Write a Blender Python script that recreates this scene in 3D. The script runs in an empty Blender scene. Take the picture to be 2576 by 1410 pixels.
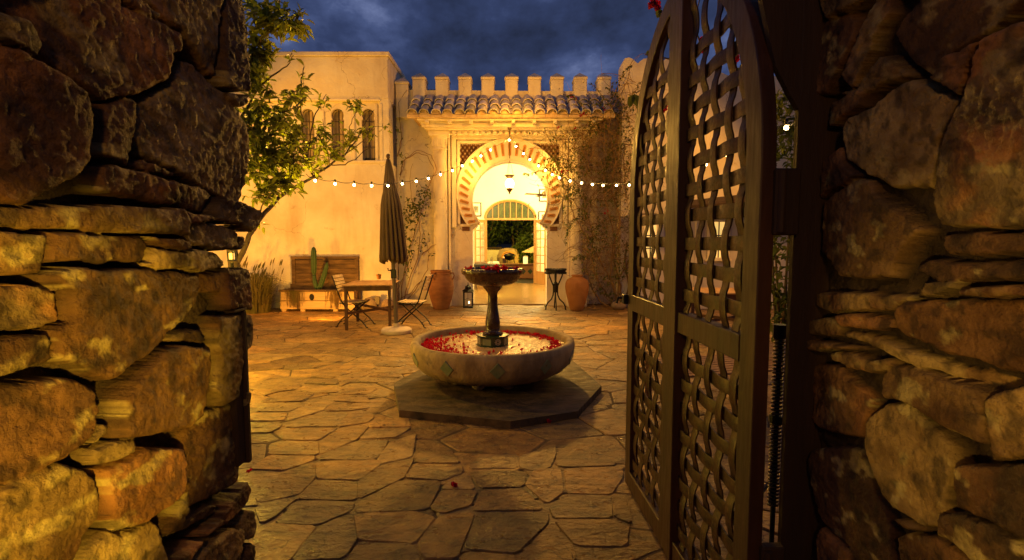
import bpy, bmesh, math, random
import numpy as np
from mathutils import Vector, Matrix, Euler
R = math.radians
sc = bpy.context.scene
COL = sc.collection
# ---------------------------------------------------------------- camera
CH = 1.6
TH = math.atan(97/1288)
cd = bpy.data.cameras.new('camera'); cam = bpy.data.objects.new('camera', cd); COL.objects.link(cam)
cd.sensor_width = 36; cd.lens = 18; cd.clip_start = 0.02; cd.clip_end = 3000
cam.location = (0, 0, CH); cam.rotation_euler = (math.pi/2 - TH, 0, 0)
sc.camera = cam
# ---------------------------------------------------------------- world: dusk sky with broken cloud
SUN_EL, SUN_ROT = R(-4), R(200)
w = bpy.data.worlds.new('World'); sc.world = w; w.use_nodes = True
nt = w.node_tree; N = nt.nodes; L = nt.links
for n in list(N): N.remove(n)
out = N.new('ShaderNodeOutputWorld'); bg = N.new('ShaderNodeBackground'); bg2 = N.new('ShaderNodeBackground'); add = N.new('ShaderNodeAddShader')
sky = N.new('ShaderNodeTexSky'); sky.sky_type = 'NISHITA'; sky.sun_disc = False; sky.sun_elevation = SUN_EL; sky.sun_rotation = SUN_ROT
tc = N.new('ShaderNodeTexCoord'); mp = N.new('ShaderNodeMapping'); mp.inputs['Scale'].default_value = (1.0, 1.0, 1.5); mp.inputs['Location'].default_value = (3.1, 0.4, 1.2)
nz = N.new('ShaderNodeTexNoise'); nz.inputs['Scale'].default_value = 3.2; nz.inputs['Detail'].default_value = 7; nz.inputs['Roughness'].default_value = 0.6; nz.inputs['Distortion'].default_value = 0.15
cr = N.new('ShaderNodeValToRGB'); e = cr.color_ramp.elements
e[0].position = 0.38; e[0].color = (0.016, 0.023, 0.052, 1)
e[1].position = 0.50; e[1].color = (0.030, 0.045, 0.112, 1)
for p_, c_ in ((0.57, (0.056, 0.080, 0.185, 1)), (0.66, (0.15, 0.19, 0.36, 1))):
    x_ = e.new(p_); x_.color = c_
L.new(tc.outputs['Generated'], mp.inputs['Vector']); L.new(mp.outputs[0], nz.inputs['Vector']); L.new(nz.outputs['Fac'], cr.inputs['Fac'])
L.new(cr.outputs[0], bg.inputs['Color']); bg.inputs['Strength'].default_value = 1.1
L.new(sky.outputs[0], bg2.inputs['Color']); bg2.inputs['Strength'].default_value = 0.05
L.new(bg.outputs[0], add.inputs[0]); L.new(bg2.outputs[0], add.inputs[1]); L.new(add.outputs[0], out.inputs[0])
# ---------------------------------------------------------------- last light of the set sun (very weak, night)
sd = bpy.data.lights.new('sun', 'SUN'); sd.energy = 0.01; sd.angle = R(15); sd.color = (0.6, 0.7, 1)
so = bpy.data.objects.new('sun', sd); COL.objects.link(so); so.rotation_euler = (R(70), 0, R(20))
sc.view_settings.view_transform = 'Standard'; sc.view_settings.look = 'None'; sc.view_settings.exposure = 0.0; sc.view_settings.gamma = 1
sc.render.engine = 'CYCLES'
cy = sc.cycles; cy.use_denoising = True; cy.max_bounces = 6; cy.diffuse_bounces = 3; cy.glossy_bounces = 3; cy.transmission_bounces = 6; cy.transparent_max_bounces = 12
cy.caustics_reflective = False; cy.caustics_refractive = False; cy.sample_clamp_indirect = 6; cy.sample_clamp_direct = 60; cy.use_light_tree = True
ORANGE = (1.0, 0.43, 0.04)
YELLOW = (1.0, 0.62, 0.05)
CREAM = (1.0, 0.79, 0.33)
ORANGE2 = (1.0, 0.50, 0.075)
def lamp(name, loc, watts, color=ORANGE, radius=0.1, spot=None, aim=None, blend=0.45):
    d = bpy.data.lights.new(name, 'SPOT' if spot else 'POINT'); d.energy = watts; d.color = color; d.shadow_soft_size = radius
    o = bpy.data.objects.new(name, d); COL.objects.link(o); o.location = loc
    if spot:
        d.spot_size = R(spot); d.spot_blend = blend
        v = Vector(aim) - Vector(loc); o.rotation_euler = v.to_track_quat('-Z', 'Y').to_euler()
    return o
# courtyard fills, wall washers, lamps; some are unseen lights added for effect
LAMPS = [
    ('wall_flood', (-3.6, 9.9, 0.25), 240, ORANGE, 0.12, 150, (-4.6, 12.2, 2.2)),
    ('wall_flood', (-7.0, 9.6, 0.3), 300, ORANGE, 0.12, 150, (-5.8, 12.2, 3.2)),
    ('courtyard_fill', (-6.6, 9.0, 4.4), 640, ORANGE, 0.2, 150, (-2.5, 11.5, 0.6)),  # unseen high light, added for a wide wash over the house front
    ('courtyard_fill', (5.2, 9.4, 4.2), 420, ORANGE, 0.2, 140, (1.5, 11.8, 1.4)),  # its unseen counterpart on the right, turned away from the foreground
    ('tree_flood', (-3.6, 5.5, 0.4), 130, YELLOW, 0.1, None, None),
    ('tree_flood', (-3.0, 5.9, 2.2), 170, YELLOW, 0.08, None, None),
    ('tree_flood', (-2.5, 3.3, 0.9), 210, YELLOW, 0.08, 85, (-2.6, 5.0, 2.9)),  # extra unseen spot hidden behind the left wall, added to brighten the leaves
    ('portico_downlight', (-0.95, 12.3, 3.3), 32, ORANGE2, 0.12, None, None),
    ('portico_downlight', (0.85, 12.3, 3.3), 32, ORANGE2, 0.12, None, None),
    ('porch_flood', (0.0, 11.2, 4.7), 95, ORANGE, 0.15, None, None),
    ('portico_fill', (0.1, 12.0, 3.9), 1400, ORANGE2, 0.10, 105, (0.0, 5.0, 0.0)),  # no such fixture; added spot throwing the portico glow towards the fountain
    ('hall_lamp', (-1.6, 15.2, 3.6), 620, CREAM, 0.25, None, None),
    ('hall_lamp', (1.6, 16.8, 3.4), 600, CREAM, 0.25, None, None),
    ('garden_lamp', (-1.2, 23.5, 4.4), 1500, YELLOW, 0.2, None, None),
    ('garden_lamp', (2.6, 24.5, 0.5), 700, YELLOW, 0.1, None, None),
    ('jamb_spot', (0.55, -0.75, 1.0), 420, (1.0, 0.60, 0.06), 0.03, 25, (-0.75, 0.62, 1.24)),  # unseen narrow spot behind the camera, shaped to the left jamb's bright patch
    ('jamb_spot', (-0.70, -0.60, 1.2), 140, (1.0, 0.62, 0.13), 0.03, 25, (1.03, 0.93, 1.30)),  # unseen narrow spot behind the camera for the right jamb's lit edge
    ('jamb_spot', (-0.1, -0.9, 2.3), 40, (1.0, 0.49, 0.10), 0.10, 120, (-0.1, 1.5, 1.9)),  # broad fill behind the camera, added to lift the upper stones
    ('basin_spot', (-3.4, 2.6, 2.0), 180, ORANGE2, 0.08, 50, (-0.3, 5.0, 0.35)),  # unseen spot from the left, aimed at the basin front
]
for a_ in LAMPS: lamp(*a_)

# ================================================================ pixel helpers (read a photo point on a real plane)
_c, _s = math.cos(TH), math.sin(TH)
def ray(x, y):
    a = (x-1288)/1288; b = (705-y)/1288
    return (a, _c + b*_s, -_s + b*_c)
def atY(x, y, Y):
    d = ray(x, y); t = Y/d[1]; return Vector((d[0]*t, Y, CH + d[2]*t))
def atZ(x, y, z=0.0):
    d = ray(x, y); t = (z-CH)/d[2]; return Vector((d[0]*t, d[1]*t, z))
def atX(x, y, X):
    d = ray(x, y); t = X/d[0]; return Vector((X, d[1]*t, CH + d[2]*t))
# ================================================================ materials
MATS = {}
def mat(name, c1, c2=None, scale=6.0, rough=0.7, bump=0.0, bscale=None, metal=0.0, detail=6, spots=None, sscale=3, emit=None, estr=0, attr=False, spec=0.4, stretch=(1, 1, 1), lo=0.35, hi=0.65, wave=None, rvar=0.0, trans=0.0, alpha=1.0, ior=1.45, sub=None, bdist=0.02):
    m = bpy.data.materials.new(name); m.use_nodes = True; t = m.node_tree; N = t.nodes; L = t.links
    b = N['Principled BSDF']; MATS[name] = m
    b.inputs['Roughness'].default_value = rough; b.inputs['Metallic'].default_value = metal; b.inputs['Specular IOR Level'].default_value = spec; b.inputs['IOR'].default_value = ior
    b.inputs['Transmission Weight'].default_value = trans; b.inputs['Alpha'].default_value = alpha
    tc = N.new('ShaderNodeTexCoord'); mp = N.new('ShaderNodeMapping'); mp.inputs['Scale'].default_value = stretch; L.new(tc.outputs['Object'], mp.inputs['Vector'])
    def noise(s, d=detail, r=0.6):
        n = N.new('ShaderNodeTexNoise'); n.inputs['Scale'].default_value = s; n.inputs['Detail'].default_value = d; n.inputs['Roughness'].default_value = r; L.new(mp.outputs[0], n.inputs['Vector']); return n
    def mix(f, a, b_, kind='MIX'):
        x = N.new('ShaderNodeMix'); x.data_type = 'RGBA'; x.blend_type = kind
        if isinstance(f, float): x.inputs[0].default_value = f
        else: L.new(f, x.inputs[0])
        for i, v in ((6, a), (7, b_)):
            if isinstance(v, tuple): x.inputs[i].default_value = (*v[:3], 1)
            else: L.new(v, x.inputs[i])
        return x.outputs[2]
    col = c1
    if c2:
        n = noise(scale); r = N.new('ShaderNodeMapRange'); r.inputs[1].default_value = lo; r.inputs[2].default_value = hi; L.new(n.outputs['Fac'], r.inputs[0])
        col = mix(r.outputs[0], c1, c2)
    if wave:
        wv = N.new('ShaderNodeTexWave'); wv.bands_direction = wave[0]; wv.inputs['Scale'].default_value = wave[1]; wv.inputs['Distortion'].default_value = wave[2]; wv.inputs['Detail'].default_value = 3; L.new(mp.outputs[0], wv.inputs['Vector'])
        col = mix(wv.outputs['Fac'], col, mix(0.5, col, wave[3]))
    if spots:
        n2 = noise(sscale, 8, 0.7); r2 = N.new('ShaderNodeMapRange'); r2.inputs[1].default_value = spots[1]; r2.inputs[2].default_value = spots[1]+0.1; L.new(n2.outputs['Fac'], r2.inputs[0])
        col = mix(r2.outputs[0], col, spots[0])
    if attr:
        at = N.new('ShaderNodeAttribute'); at.attribute_name = 'tint'
        col = mix(1.0, at.outputs['Color'], col, 'MULTIPLY')
    if isinstance(col, tuple): b.inputs['Base Color'].default_value = (*col[:3], 1)
    else: L.new(col, b.inputs['Base Color'])
    if rvar:
        n4 = noise((bscale or scale)*0.7, 5); r4 = N.new('ShaderNodeMapRange'); r4.inputs[3].default_value = rough-rvar; r4.inputs[4].default_value = rough+rvar; r4.inputs[1].default_value = 0.35; r4.inputs[2].default_value = 0.65
        L.new(n4.outputs['Fac'], r4.inputs[0]); L.new(r4.outputs[0], b.inputs['Roughness'])
    if bump:
        n3 = noise(bscale or scale*3, 8, 0.65); bp = N.new('ShaderNodeBump'); bp.inputs['Strength'].default_value = bump; bp.inputs['Distance'].default_value = bdist
        L.new(n3.outputs['Fac'], bp.inputs['Height']); L.new(bp.outputs[0], b.inputs['Normal'])
    if emit:
        b.inputs['Emission Color'].default_value = (*emit, 1); b.inputs['Emission Strength'].default_value = estr
    if sub:
        tr = N.new('ShaderNodeBsdfTranslucent'); tr.inputs['Color'].default_value = (*sub, 1); ms = N.new('ShaderNodeMixShader'); ms.inputs[0].default_value = 0.48
        L.new(b.outputs[0], ms.inputs[1]); L.new(tr.outputs[0], ms.inputs[2]); L.new(ms.outputs[0], N['Material Output'].inputs[0])
    return m
M_PLASTER = mat('white_plaster', (0.80, 0.74, 0.62), (0.62, 0.50, 0.34), 1.3, 0.85, 0.45, 7, detail=10, spots=((0.45, 0.31, 0.18), 0.61), sscale=2.3, bdist=0.05, lo=0.3, hi=0.75)
M_PLASTER2 = mat('porch_plaster', (0.62, 0.56, 0.52), (0.55, 0.48, 0.42), 1.5, 0.85, 0.3, 14)
M_TRIM = mat('painted_trim', (0.80, 0.72, 0.56), (0.72, 0.6, 0.42), 3, 0.7, 0.2, 30, spots=((0.35, 0.22, 0.1), 0.68), sscale=5)
M_TILE = mat('clay_tile', (0.52, 0.49, 0.48), (0.55, 0.48, 0.42), 5, 0.8, 0.5, 25, spots=((0.12, 0.10, 0.09), 0.6), sscale=8, attr=True)
M_MORTAR = mat('lime_mortar', (0.66, 0.5, 0.32), (0.5, 0.34, 0.2), 12, 0.9, 0.6, 30)
M_BRICK = mat('orange_brick', (0.46, 0.19, 0.045), (0.56, 0.28, 0.08), 22, 0.85, 0.6, 60, spots=((0.25, 0.08, 0.03), 0.62), sscale=30)
M_LATTICE = mat('brown_lattice', (0.20, 0.09, 0.035), (0.12, 0.05, 0.02), 10, 0.8, 0.3, 40)
M_FLAG = mat('flagstone', (0.38, 0.22, 0.07), (0.15, 0.086, 0.03), 4.5, 0.40, 1.0, 12, spots=((0.10, 0.065, 0.038), 0.58), sscale=9, attr=True, rvar=0.16, spec=0.5, stretch=(1, 1.6, 1), bdist=0.035)
M_JOINT = mat('sand_joint', (0.07, 0.045, 0.024), (0.13, 0.085, 0.045), 30, 0.95, 0.6, 60)
M_ROCK = mat('field_stone', (1.1, 1.08, 1.0), (0.52, 0.46, 0.38), 9, 0.66, 1.0, 48, detail=12, spots=((0.36, 0.29, 0.22), 0.60), sscale=40, attr=True, spec=0.4, bdist=0.016, lo=.38, hi=.60, stretch=(1, 1, 1.1))
M_CORE = mat('wall_core', (0.05, 0.035, 0.022), (0.09, 0.06, 0.04), 12, 0.95, 0.8, 20)
M_IRON = mat('rusty_gate_iron', (0.020, 0.008, 0.004), (0.080, 0.031, 0.010), 26, 0.42, 0.35, 90, metal=0.25, rvar=0.12, spec=0.5, bdist=0.004)
M_GATEWOOD = mat('gate_frame_paint', (0.034, 0.012, 0.004), (0.075, 0.028, 0.009), 9, 0.5, 0.3, 70, rvar=0.12, spec=0.5, stretch=(1, 1, 0.15), bdist=0.004)
M_POST = mat('dark_post', (0.028, 0.014, 0.007), (0.045, 0.022, 0.01), 9, 0.7, 0.3, 50, stretch=(1, 1, 0.15))
M_BLACK = mat('black_iron', (0.02, 0.018, 0.016), None, 5, 0.45, 0.2, 50, metal=0.5)
M_CONC = mat('cast_basin', (0.42, 0.30, 0.15), (0.22, 0.15, 0.075), 5, 0.75, 0.6, 26, spots=((0.13, 0.09, 0.06), 0.58), sscale=3.5, stretch=(1, 1, 0.6))
M_SLAB = mat('slate_slab', (0.022, 0.016, 0.011), (0.11, 0.07, 0.035), 4.5, 0.62, 1.0, 9, rvar=0.15, spec=0.5, stretch=(1, 2, 1))
M_GLAZE = mat('glazed_bowl', (0.028, 0.014, 0.008), (0.06, 0.028, 0.013), 7, 0.25, 0.3, 20, rvar=0.1, spec=0.7)
M_GREEN = mat('green_glaze', (0.12, 0.18, 0.09), (0.24, 0.24, 0.13), 12, 0.3, 0.2, 30, spec=0.6)
M_DKGREEN = mat('dark_green_tile', (0.012, 0.035, 0.02), (0.03, 0.05, 0.025), 20, 0.2, 0.1, 30, spec=0.6)
M_PATTERN = mat('tile_ornament', (0.5, 0.42, 0.3), None, 5, 0.4)
M_WATER = mat('fountain_water', (0.40, 0.24, 0.11), (0.62, 0.36, 0.2), 16, 0.13, 0.6, 55, rvar=0.05, spec=0.8, detail=8, bdist=0.01)
M_JET = mat('water_jet', (0.9, 0.85, 0.75), None, 5, 0.2, trans=0.6, alpha=0.35)
M_RED = mat('red_bract', (0.48, 0.008, 0.035), (0.30, 0.004, 0.03), 30, 0.6, sub=(0.5, 0.01, 0.03))
M_WOOD = mat('weathered_wood', (0.19, 0.11, 0.05), (0.07, 0.04, 0.018), 9, 0.75, 0.6, 30, stretch=(0.25, 1, 2), attr=False, spots=((0.05, 0.03, 0.018), 0.64), sscale=12)
M_PALEWOOD = mat('pale_wood', (0.52, 0.36, 0.19), (0.40, 0.25, 0.12), 8, 0.7, 0.4, 30, stretch=(0.25, 1, 2))
M_TEAK = mat('teak_slat', (0.42, 0.24, 0.10), (0.30, 0.15, 0.06), 9, 0.55, 0.3, 40, stretch=(1, 0.2, 1))
M_SLAT = mat('pale_slat', (0.72, 0.56, 0.34), (0.45, 0.30, 0.16), 12, 0.6, 0.2, 40)
M_REDWOOD = mat('red_stained_wood', (0.11, 0.042, 0.02), (0.06, 0.024, 0.012), 9, 0.6, 0.3, 40, stretch=(2, 2, .3))
M_CANVAS = mat('olive_canvas', (0.25, 0.16, 0.095), (0.19, 0.12, 0.07), 4, 0.9, 0.25, 200, sub=(0.2, 0.13, 0.07))
M_POLE = mat('umbrella_pole', (0.12, 0.085, 0.06), None, 5, 0.45)
M_PALEC = mat('pale_concrete', (0.62, 0.5, 0.38), (0.5, 0.38, 0.28), 8, 0.85, 0.4, 30)
M_TERRA = mat('terracotta', (0.42, 0.19, 0.055), (0.30, 0.125, 0.035), 4, 0.8, 0.35, 30, spots=((0.6, 0.34, 0.16), 0.62), sscale=3)
M_TERRA2 = mat('aged_terracotta', (0.24, 0.095, 0.035), (0.34, 0.15, 0.055), 5, 0.8, 0.5, 24, spots=((0.5, 0.34, 0.2), 0.64), sscale=6, stretch=(1, 1, 3))
M_CACTUS = mat('cactus_skin', (0.03, 0.065, 0.022), (0.05, 0.09, 0.03), 12, 0.6, 0.2, 40)
M_STRAW = mat('straw_grass', (0.32, 0.20, 0.07), (0.09, 0.10, 0.025), 3, 0.8, sub=(0.4, 0.25, 0.08))
M_GRASS = mat('green_straw_grass', (0.28, 0.20, 0.07), (0.10, 0.12, 0.03), 2.5, 0.8, sub=(0.25, 0.2, 0.06))
M_LEAF = mat('tree_leaf', (0.085, 0.12, 0.018), (0.17, 0.18, 0.025), 2.5, 0.38, attr=True, spec=0.5, sub=(0.34, 0.36, 0.03))
M_VLEAF = mat('vine_leaf', (0.06, 0.085, 0.016), (0.10, 0.11, 0.02), 3, 0.5, attr=True, sub=(0.12, 0.14, 0.02))
M_BARK = mat('grey_bark', (0.16, 0.10, 0.055), (0.09, 0.055, 0.03), 20, 0.85, 0.6, 50)
M_TWIG = mat('dry_twig', (0.32, 0.19, 0.075), (0.16, 0.09, 0.035), 8, 0.85)
M_BULB = mat('lit_bulb', (1, 0.9, 0.7), None, emit=(1.0, 0.66, 0.25), estr=46)
M_LANT = mat('lit_lantern_glass', (1, 0.9, 0.7), None, emit=(1.0, 0.72, 0.3), estr=14)
M_LANT2 = mat('glowing_candle', (1, 0.8, 0.5), None, emit=(1.0, 0.62, 0.2), estr=14)
M_WIN = mat('lit_window_pane', (0.9, 0.7, 0.35), (0.7, 0.45, 0.2), 1.4, 0.5, emit=(1.0, 0.62, 0.17), estr=0.85)
M_GLASS = mat('dark_glass', (0.02, 0.02, 0.02), None, 5, 0.1, spec=0.6)
M_CLEAR = mat('clear_glass', (0.9, 0.9, 0.9), None, 5, 0.05, trans=0.9, alpha=0.15)
M_CURTAIN = mat('curtain_cloth', (0.50, 0.38, 0.26), (0.38, 0.28, 0.18), 2, 0.9, wave=('X', 4.0, 1.0, (0.1, 0.07, 0.04)), stretch=(1, 1, 0.05))
M_DOORW = mat('honey_wood', (0.50, 0.25, 0.07), (0.40, 0.18, 0.05), 6, 0.5, 0.2, 40, stretch=(1, 1, 0.2))
M_HALL = mat('hall_plaster', (0.82, 0.76, 0.58), (0.78, 0.70, 0.5), 1, 0.9, 0.1, 20)
M_FLOOR = mat('polished_floor', (0.30, 0.17, 0.05), (0.22, 0.12, 0.035), 5, 0.24, 0.12, 30, wave=('Y', 5.0, 2.0, (0.2, 0.1, 0.03)), spec=0.6, stretch=(0.4, 2, 1))
M_FABRIC = mat('black_leather', (0.02, 0.014, 0.01), None, 5, 0.4)
M_CUSH = mat('striped_cushion', (0.7, 0.6, 0.42), None, wave=('X', 14.0, 0.0, (0.02, 0.02, 0.02)))
M_PAPER = mat('picture_mount', (0.78, 0.72, 0.58), None)
M_PRINT = mat('picture_print', (0.35, 0.30, 0.18), (0.08, 0.07, 0.05), 6, detail=3)
M_BRASS = mat('aged_brass', (0.30, 0.19, 0.07), (0.16, 0.1, 0.04), 20, 0.4, 0.2, 60, metal=0.7)
M_HEDGE = mat('hedge_leaf', (0.035, 0.07, 0.012), (0.06, 0.10, 0.016), 1.2, 0.5, attr=True, sub=(0.07, 0.11, 0.015))
M_HILL = mat('dark_hill', (0.008, 0.008, 0.012), None)
M_BOULDER = mat('boulder_rock', (0.35, 0.25, 0.16), (0.22, 0.15, 0.09), 6, 0.8, 0.8, 20)
M_SPRING = mat('spring_steel', (0.10, 0.07, 0.045), None, 5, 0.35, metal=0.8)
M_BLUE = mat('slate_blue_cloth', (0.12, 0.13, 0.16), (0.2, 0.2, 0.22), 5, 0.9)
def weather(m, streak=None, crack=None, cw=0.006):
    t = m.node_tree; N = t.nodes; L = t.links; b = N['Principled BSDF']; src = b.inputs['Base Color'].links[0].from_socket; tc = N.new('ShaderNodeTexCoord')
    def mul(fac, col):
        nonlocal src
        x = N.new('ShaderNodeMix'); x.data_type = 'RGBA'; x.blend_type = 'MULTIPLY'; L.new(fac, x.inputs[0]); L.new(src, x.inputs[6]); x.inputs[7].default_value = (*col, 1); src = x.outputs[2]
    def rng(sock, a, b_, c=0.0, d=1.0):
        r = N.new('ShaderNodeMapRange'); r.inputs[1].default_value = a; r.inputs[2].default_value = b_; r.inputs[3].default_value = c; r.inputs[4].default_value = d; L.new(sock, r.inputs[0]); return r.outputs[0]
    if streak:
        mp = N.new('ShaderNodeMapping'); mp.inputs['Scale'].default_value = (streak, streak, streak*0.16); L.new(tc.outputs['Object'], mp.inputs['Vector'])
        n = N.new('ShaderNodeTexNoise'); n.inputs['Scale'].default_value = 1; n.inputs['Detail'].default_value = 7; n.inputs['Roughness'].default_value = 0.62; L.new(mp.outputs[0], n.inputs['Vector'])
        mul(rng(n.outputs['Fac'], 0.52, 0.75, 0, .45), (0.58, 0.48, 0.36))
    if crack:
        nz_ = N.new('ShaderNodeTexNoise'); nz_.inputs['Scale'].default_value = crack*2.2; nz_.inputs['Detail'].default_value = 5; L.new(tc.outputs['Object'], nz_.inputs['Vector'])
        ad = N.new('ShaderNodeMix'); ad.data_type = 'RGBA'; ad.blend_type = 'LINEAR_LIGHT'; ad.inputs[0].default_value = 0.35/crack; L.new(tc.outputs['Object'], ad.inputs[6]); L.new(nz_.outputs['Color'], ad.inputs[7])
        v = N.new('ShaderNodeTexVoronoi'); v.feature = 'DISTANCE_TO_EDGE'; v.inputs['Scale'].default_value = crack; L.new(ad.outputs[2], v.inputs['Vector'])
        n2 = N.new('ShaderNodeTexNoise'); n2.inputs['Scale'].default_value = crack*0.9; L.new(tc.outputs['Object'], n2.inputs['Vector'])
        m1 = rng(v.outputs['Distance'], 0.0, cw*crack, 1, 0); m2 = rng(n2.outputs['Fac'], 0.50, 0.56); mm = N.new('ShaderNodeMath'); mm.operation = 'MULTIPLY'; L.new(m1, mm.inputs[0]); L.new(m2, mm.inputs[1])
        mul(mm.outputs[0], (0.30, 0.22, 0.15))
    L.new(src, b.inputs['Base Color'])
weather(M_PLASTER, 2.6, 0.8, 0.006); weather(M_TRIM, 8.0); weather(M_FLAG, None, 2.6, 0.006); weather(M_CONC, 9.0); weather(M_TERRA2, 10.0); weather(M_TERRA, 9.0); weather(M_GATEWOOD, 30.0); weather(M_SLAB, None, 3.0, 0.008); weather(M_CANVAS, 12.0)
# ================================================================ mesh builder
rnd = random.Random(7)
def ortho(d):
    d = Vector(d).normalized(); a = Vector((0, 0, 1)) if abs(d.z) < 0.9 else Vector((1, 0, 0))
    u = d.cross(a).normalized(); return u, d.cross(u).normalized()
class MB:
    def __init__(s): s.v = []; s.f = []; s.t = []; s.tint = (1, 1, 1); s.use_tint = False
    def face(s, idx): s.f.append(tuple(idx)); s.t.append(s.tint)
    def add(s, vs, fs):
        o = len(s.v); s.v.extend(tuple(v) for v in vs)
        for f in fs: s.face([i+o for i in f])
        return s
    def box(s, x0, x1, y0, y1, z0, z1, mtx=None):
        vs = [Vector(p) for p in ((x0,y0,z0),(x1,y0,z0),(x1,y1,z0),(x0,y1,z0),(x0,y0,z1),(x1,y0,z1),(x1,y1,z1),(x0,y1,z1))]
        if mtx: vs = [mtx @ v for v in vs]
        return s.add(vs, [(0,3,2,1),(4,5,6,7),(0,1,5,4),(1,2,6,5),(2,3,7,6),(3,0,4,7)])
    def bbox(s, x0, x1, y0, y1, z0, z1, b=0.01, mtx=None):   # box with chamfered edges
        bm = bmesh.new(); bmesh.ops.create_cube(bm, size=1)
        for v in bm.verts: v.co = Vector((x0+(v.co.x+.5)*(x1-x0), y0+(v.co.y+.5)*(y1-y0), z0+(v.co.z+.5)*(z1-z0)))
        bmesh.ops.bevel(bm, geom=bm.edges[:], offset=b, segments=1, affect='EDGES')
        bm.verts.index_update(); vs = [mtx @ v.co if mtx else v.co.copy() for v in bm.verts]; fs = [[v.index for v in f.verts] for f in bm.faces]; bm.free()
        return s.add(vs, fs)
    def bar(s, a, b, wd, th, up=(0, 0, 1)):    # rectangular bar a->b
        a = Vector(a); b = Vector(b); d = (b-a).normalized(); up = Vector(up); u = d.cross(up).normalized(); v = u.cross(d)
        vs = [p + u*i*wd/2 + v*j*th/2 for p in (a, b) for i, j in ((-1,-1),(1,-1),(1,1),(-1,1))]
        return s.add(vs, [(3,2,1,0),(4,5,6,7),(0,1,5,4),(1,2,6,5),(2,3,7,6),(3,0,4,7)])
    def tube(s, pts, r, n=6, cap=True):
        pts = [Vector(p) for p in pts]; k = len(pts); rr = r if isinstance(r, (list, tuple)) else [r]*k
        o = len(s.v); u = None
        for i, p in enumerate(pts):
            d = (pts[min(i+1, k-1)] - pts[max(i-1, 0)])
            if d.length < 1e-9: d = Vector((0, 0, 1))
            d.normalize()
            if u is None: u, _ = ortho(d)
            u = (u - d*u.dot(d))
            if u.length < 1e-6: u, _ = ortho(d)
            u.normalize(); v = d.cross(u)
            for j in range(n):
                a = 2*math.pi*j/n; s.v.append(tuple(p + (u*math.cos(a)+v*math.sin(a))*rr[i]))
        for i in range(k-1):
            for j in range(n):
                s.face((o+i*n+j, o+i*n+(j+1)%n, o+(i+1)*n+(j+1)%n, o+(i+1)*n+j))
        if cap: s.face([o+j for j in range(n)][::-1]); s.face([o+(k-1)*n+j for j in range(n)])
        return s
    def lathe(s, prof, n=32, c=(0, 0, 0), fn=None):
        o = len(s.v)
        for r_, z in prof:
            for j in range(n):
                a = 2*math.pi*j/n; q = r_*(fn(a, z) if fn else 1)
                s.v.append((c[0]+q*math.cos(a), c[1]+q*math.sin(a), c[2]+z))
        for i in range(len(prof)-1):
            for j in range(n): s.face((o+i*n+j, o+i*n+(j+1)%n, o+(i+1)*n+(j+1)%n, o+(i+1)*n+j))
        if prof[0][0] > 1e-4: s.face([o+j for j in range(n)][::-1])
        if prof[-1][0] > 1e-4: s.face([o+(len(prof)-1)*n+j for j in range(n)])
        return s
    def prism(s, poly, y0, y1, axis='y'):   # poly in (x,z) extruded along y, or (x,y) along z
        bm = bmesh.new()
        P = (lambda p, t: (p[0], t, p[1])) if axis == 'y' else (lambda p, t: (p[0], p[1], t))
        A = [bm.verts.new(P(p, y0)) for p in poly]; B = [bm.verts.new(P(p, y1)) for p in poly]
        f1 = bm.faces.new(A); f2 = bm.faces.new(B[::-1]); n = len(poly)
        for i in range(n): bm.faces.new((A[i], B[i], B[(i+1) % n], A[(i+1) % n]))
        bm.normal_update(); bmesh.ops.triangulate(bm, faces=[f1, f2]); bmesh.ops.recalc_face_normals(bm, faces=bm.faces[:])
        bm.verts.index_update(); vs = [v.co.copy() for v in bm.verts]; fs = [[v.index for v in f.verts] for f in bm.faces]; bm.free()
        return s.add(vs, fs)
    def ico(s, c, r, sub=1, scale=(1, 1, 1), jit=0):
        bm = bmesh.new(); bmesh.ops.create_icosphere(bm, subdivisions=sub, radius=r); bm.verts.index_update()
        vs = [Vector(c) + Vector((v.co.x*scale[0], v.co.y*scale[1], v.co.z*scale[2]))*(1+rnd.uniform(-jit, jit)) for v in bm.verts]; fs = [[v.index for v in f.verts] for f in bm.faces]; bm.free()
        return s.add(vs, fs)
    def leaf(s, p, d, up, ln, wd, droop=0.25):
        p = Vector(p); d = Vector(d).normalized(); sd_ = d.cross(Vector(up))
        if sd_.length < 1e-3: sd_ = d.cross(Vector((1, 0.3, 0)))
        sd_.normalize(); n = sd_.cross(d)
        C = [p + d*ln*t - n*droop*ln*t*t for t in (0, .33, .7, 1)]
        f = n*wd*0.25
        vs = [C[0], C[1], C[1]+sd_*wd/2+f, C[1]-sd_*wd/2+f, C[2], C[2]+sd_*wd*.36+f, C[2]-sd_*wd*.36+f, C[3]]
        return s.add(vs, [(0,2,1),(0,1,3),(1,2,5,4),(1,4,6,3),(4,5,7),(4,7,6)])
    def build(s, name, m, parent=None, smooth=False, angle=None):
        me = bpy.data.meshes.new(name); me.from_pydata(s.v, [], s.f); me.update()
        if s.use_tint:
            ca = me.color_attributes.new('tint', 'FLOAT_COLOR', 'CORNER'); buf = []
            for f, t in zip(s.f, s.t): buf.extend([t[0], t[1], t[2], 1.0]*len(f))
            ca.data.foreach_set('color', buf)
        me.materials.append(m)
        if smooth:
            me.polygons.foreach_set('use_smooth', [True]*len(me.polygons))
            if angle: me.set_sharp_from_angle(angle=R(angle))
        o = bpy.data.objects.new(name, me); COL.objects.link(o)
        if parent: o.parent = parent; o.matrix_parent_inverse = Matrix.Translation(-Vector(parent.location)) if parent.type == 'EMPTY' and not parent.get('localbuild') else Matrix()
        return o
def tag(o, label=None, cat=None, group=None, kind=None):
    if label: o['label'] = label
    if cat: o['category'] = cat
    if group: o['group'] = group
    if kind: o['kind'] = kind
    return o
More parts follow.
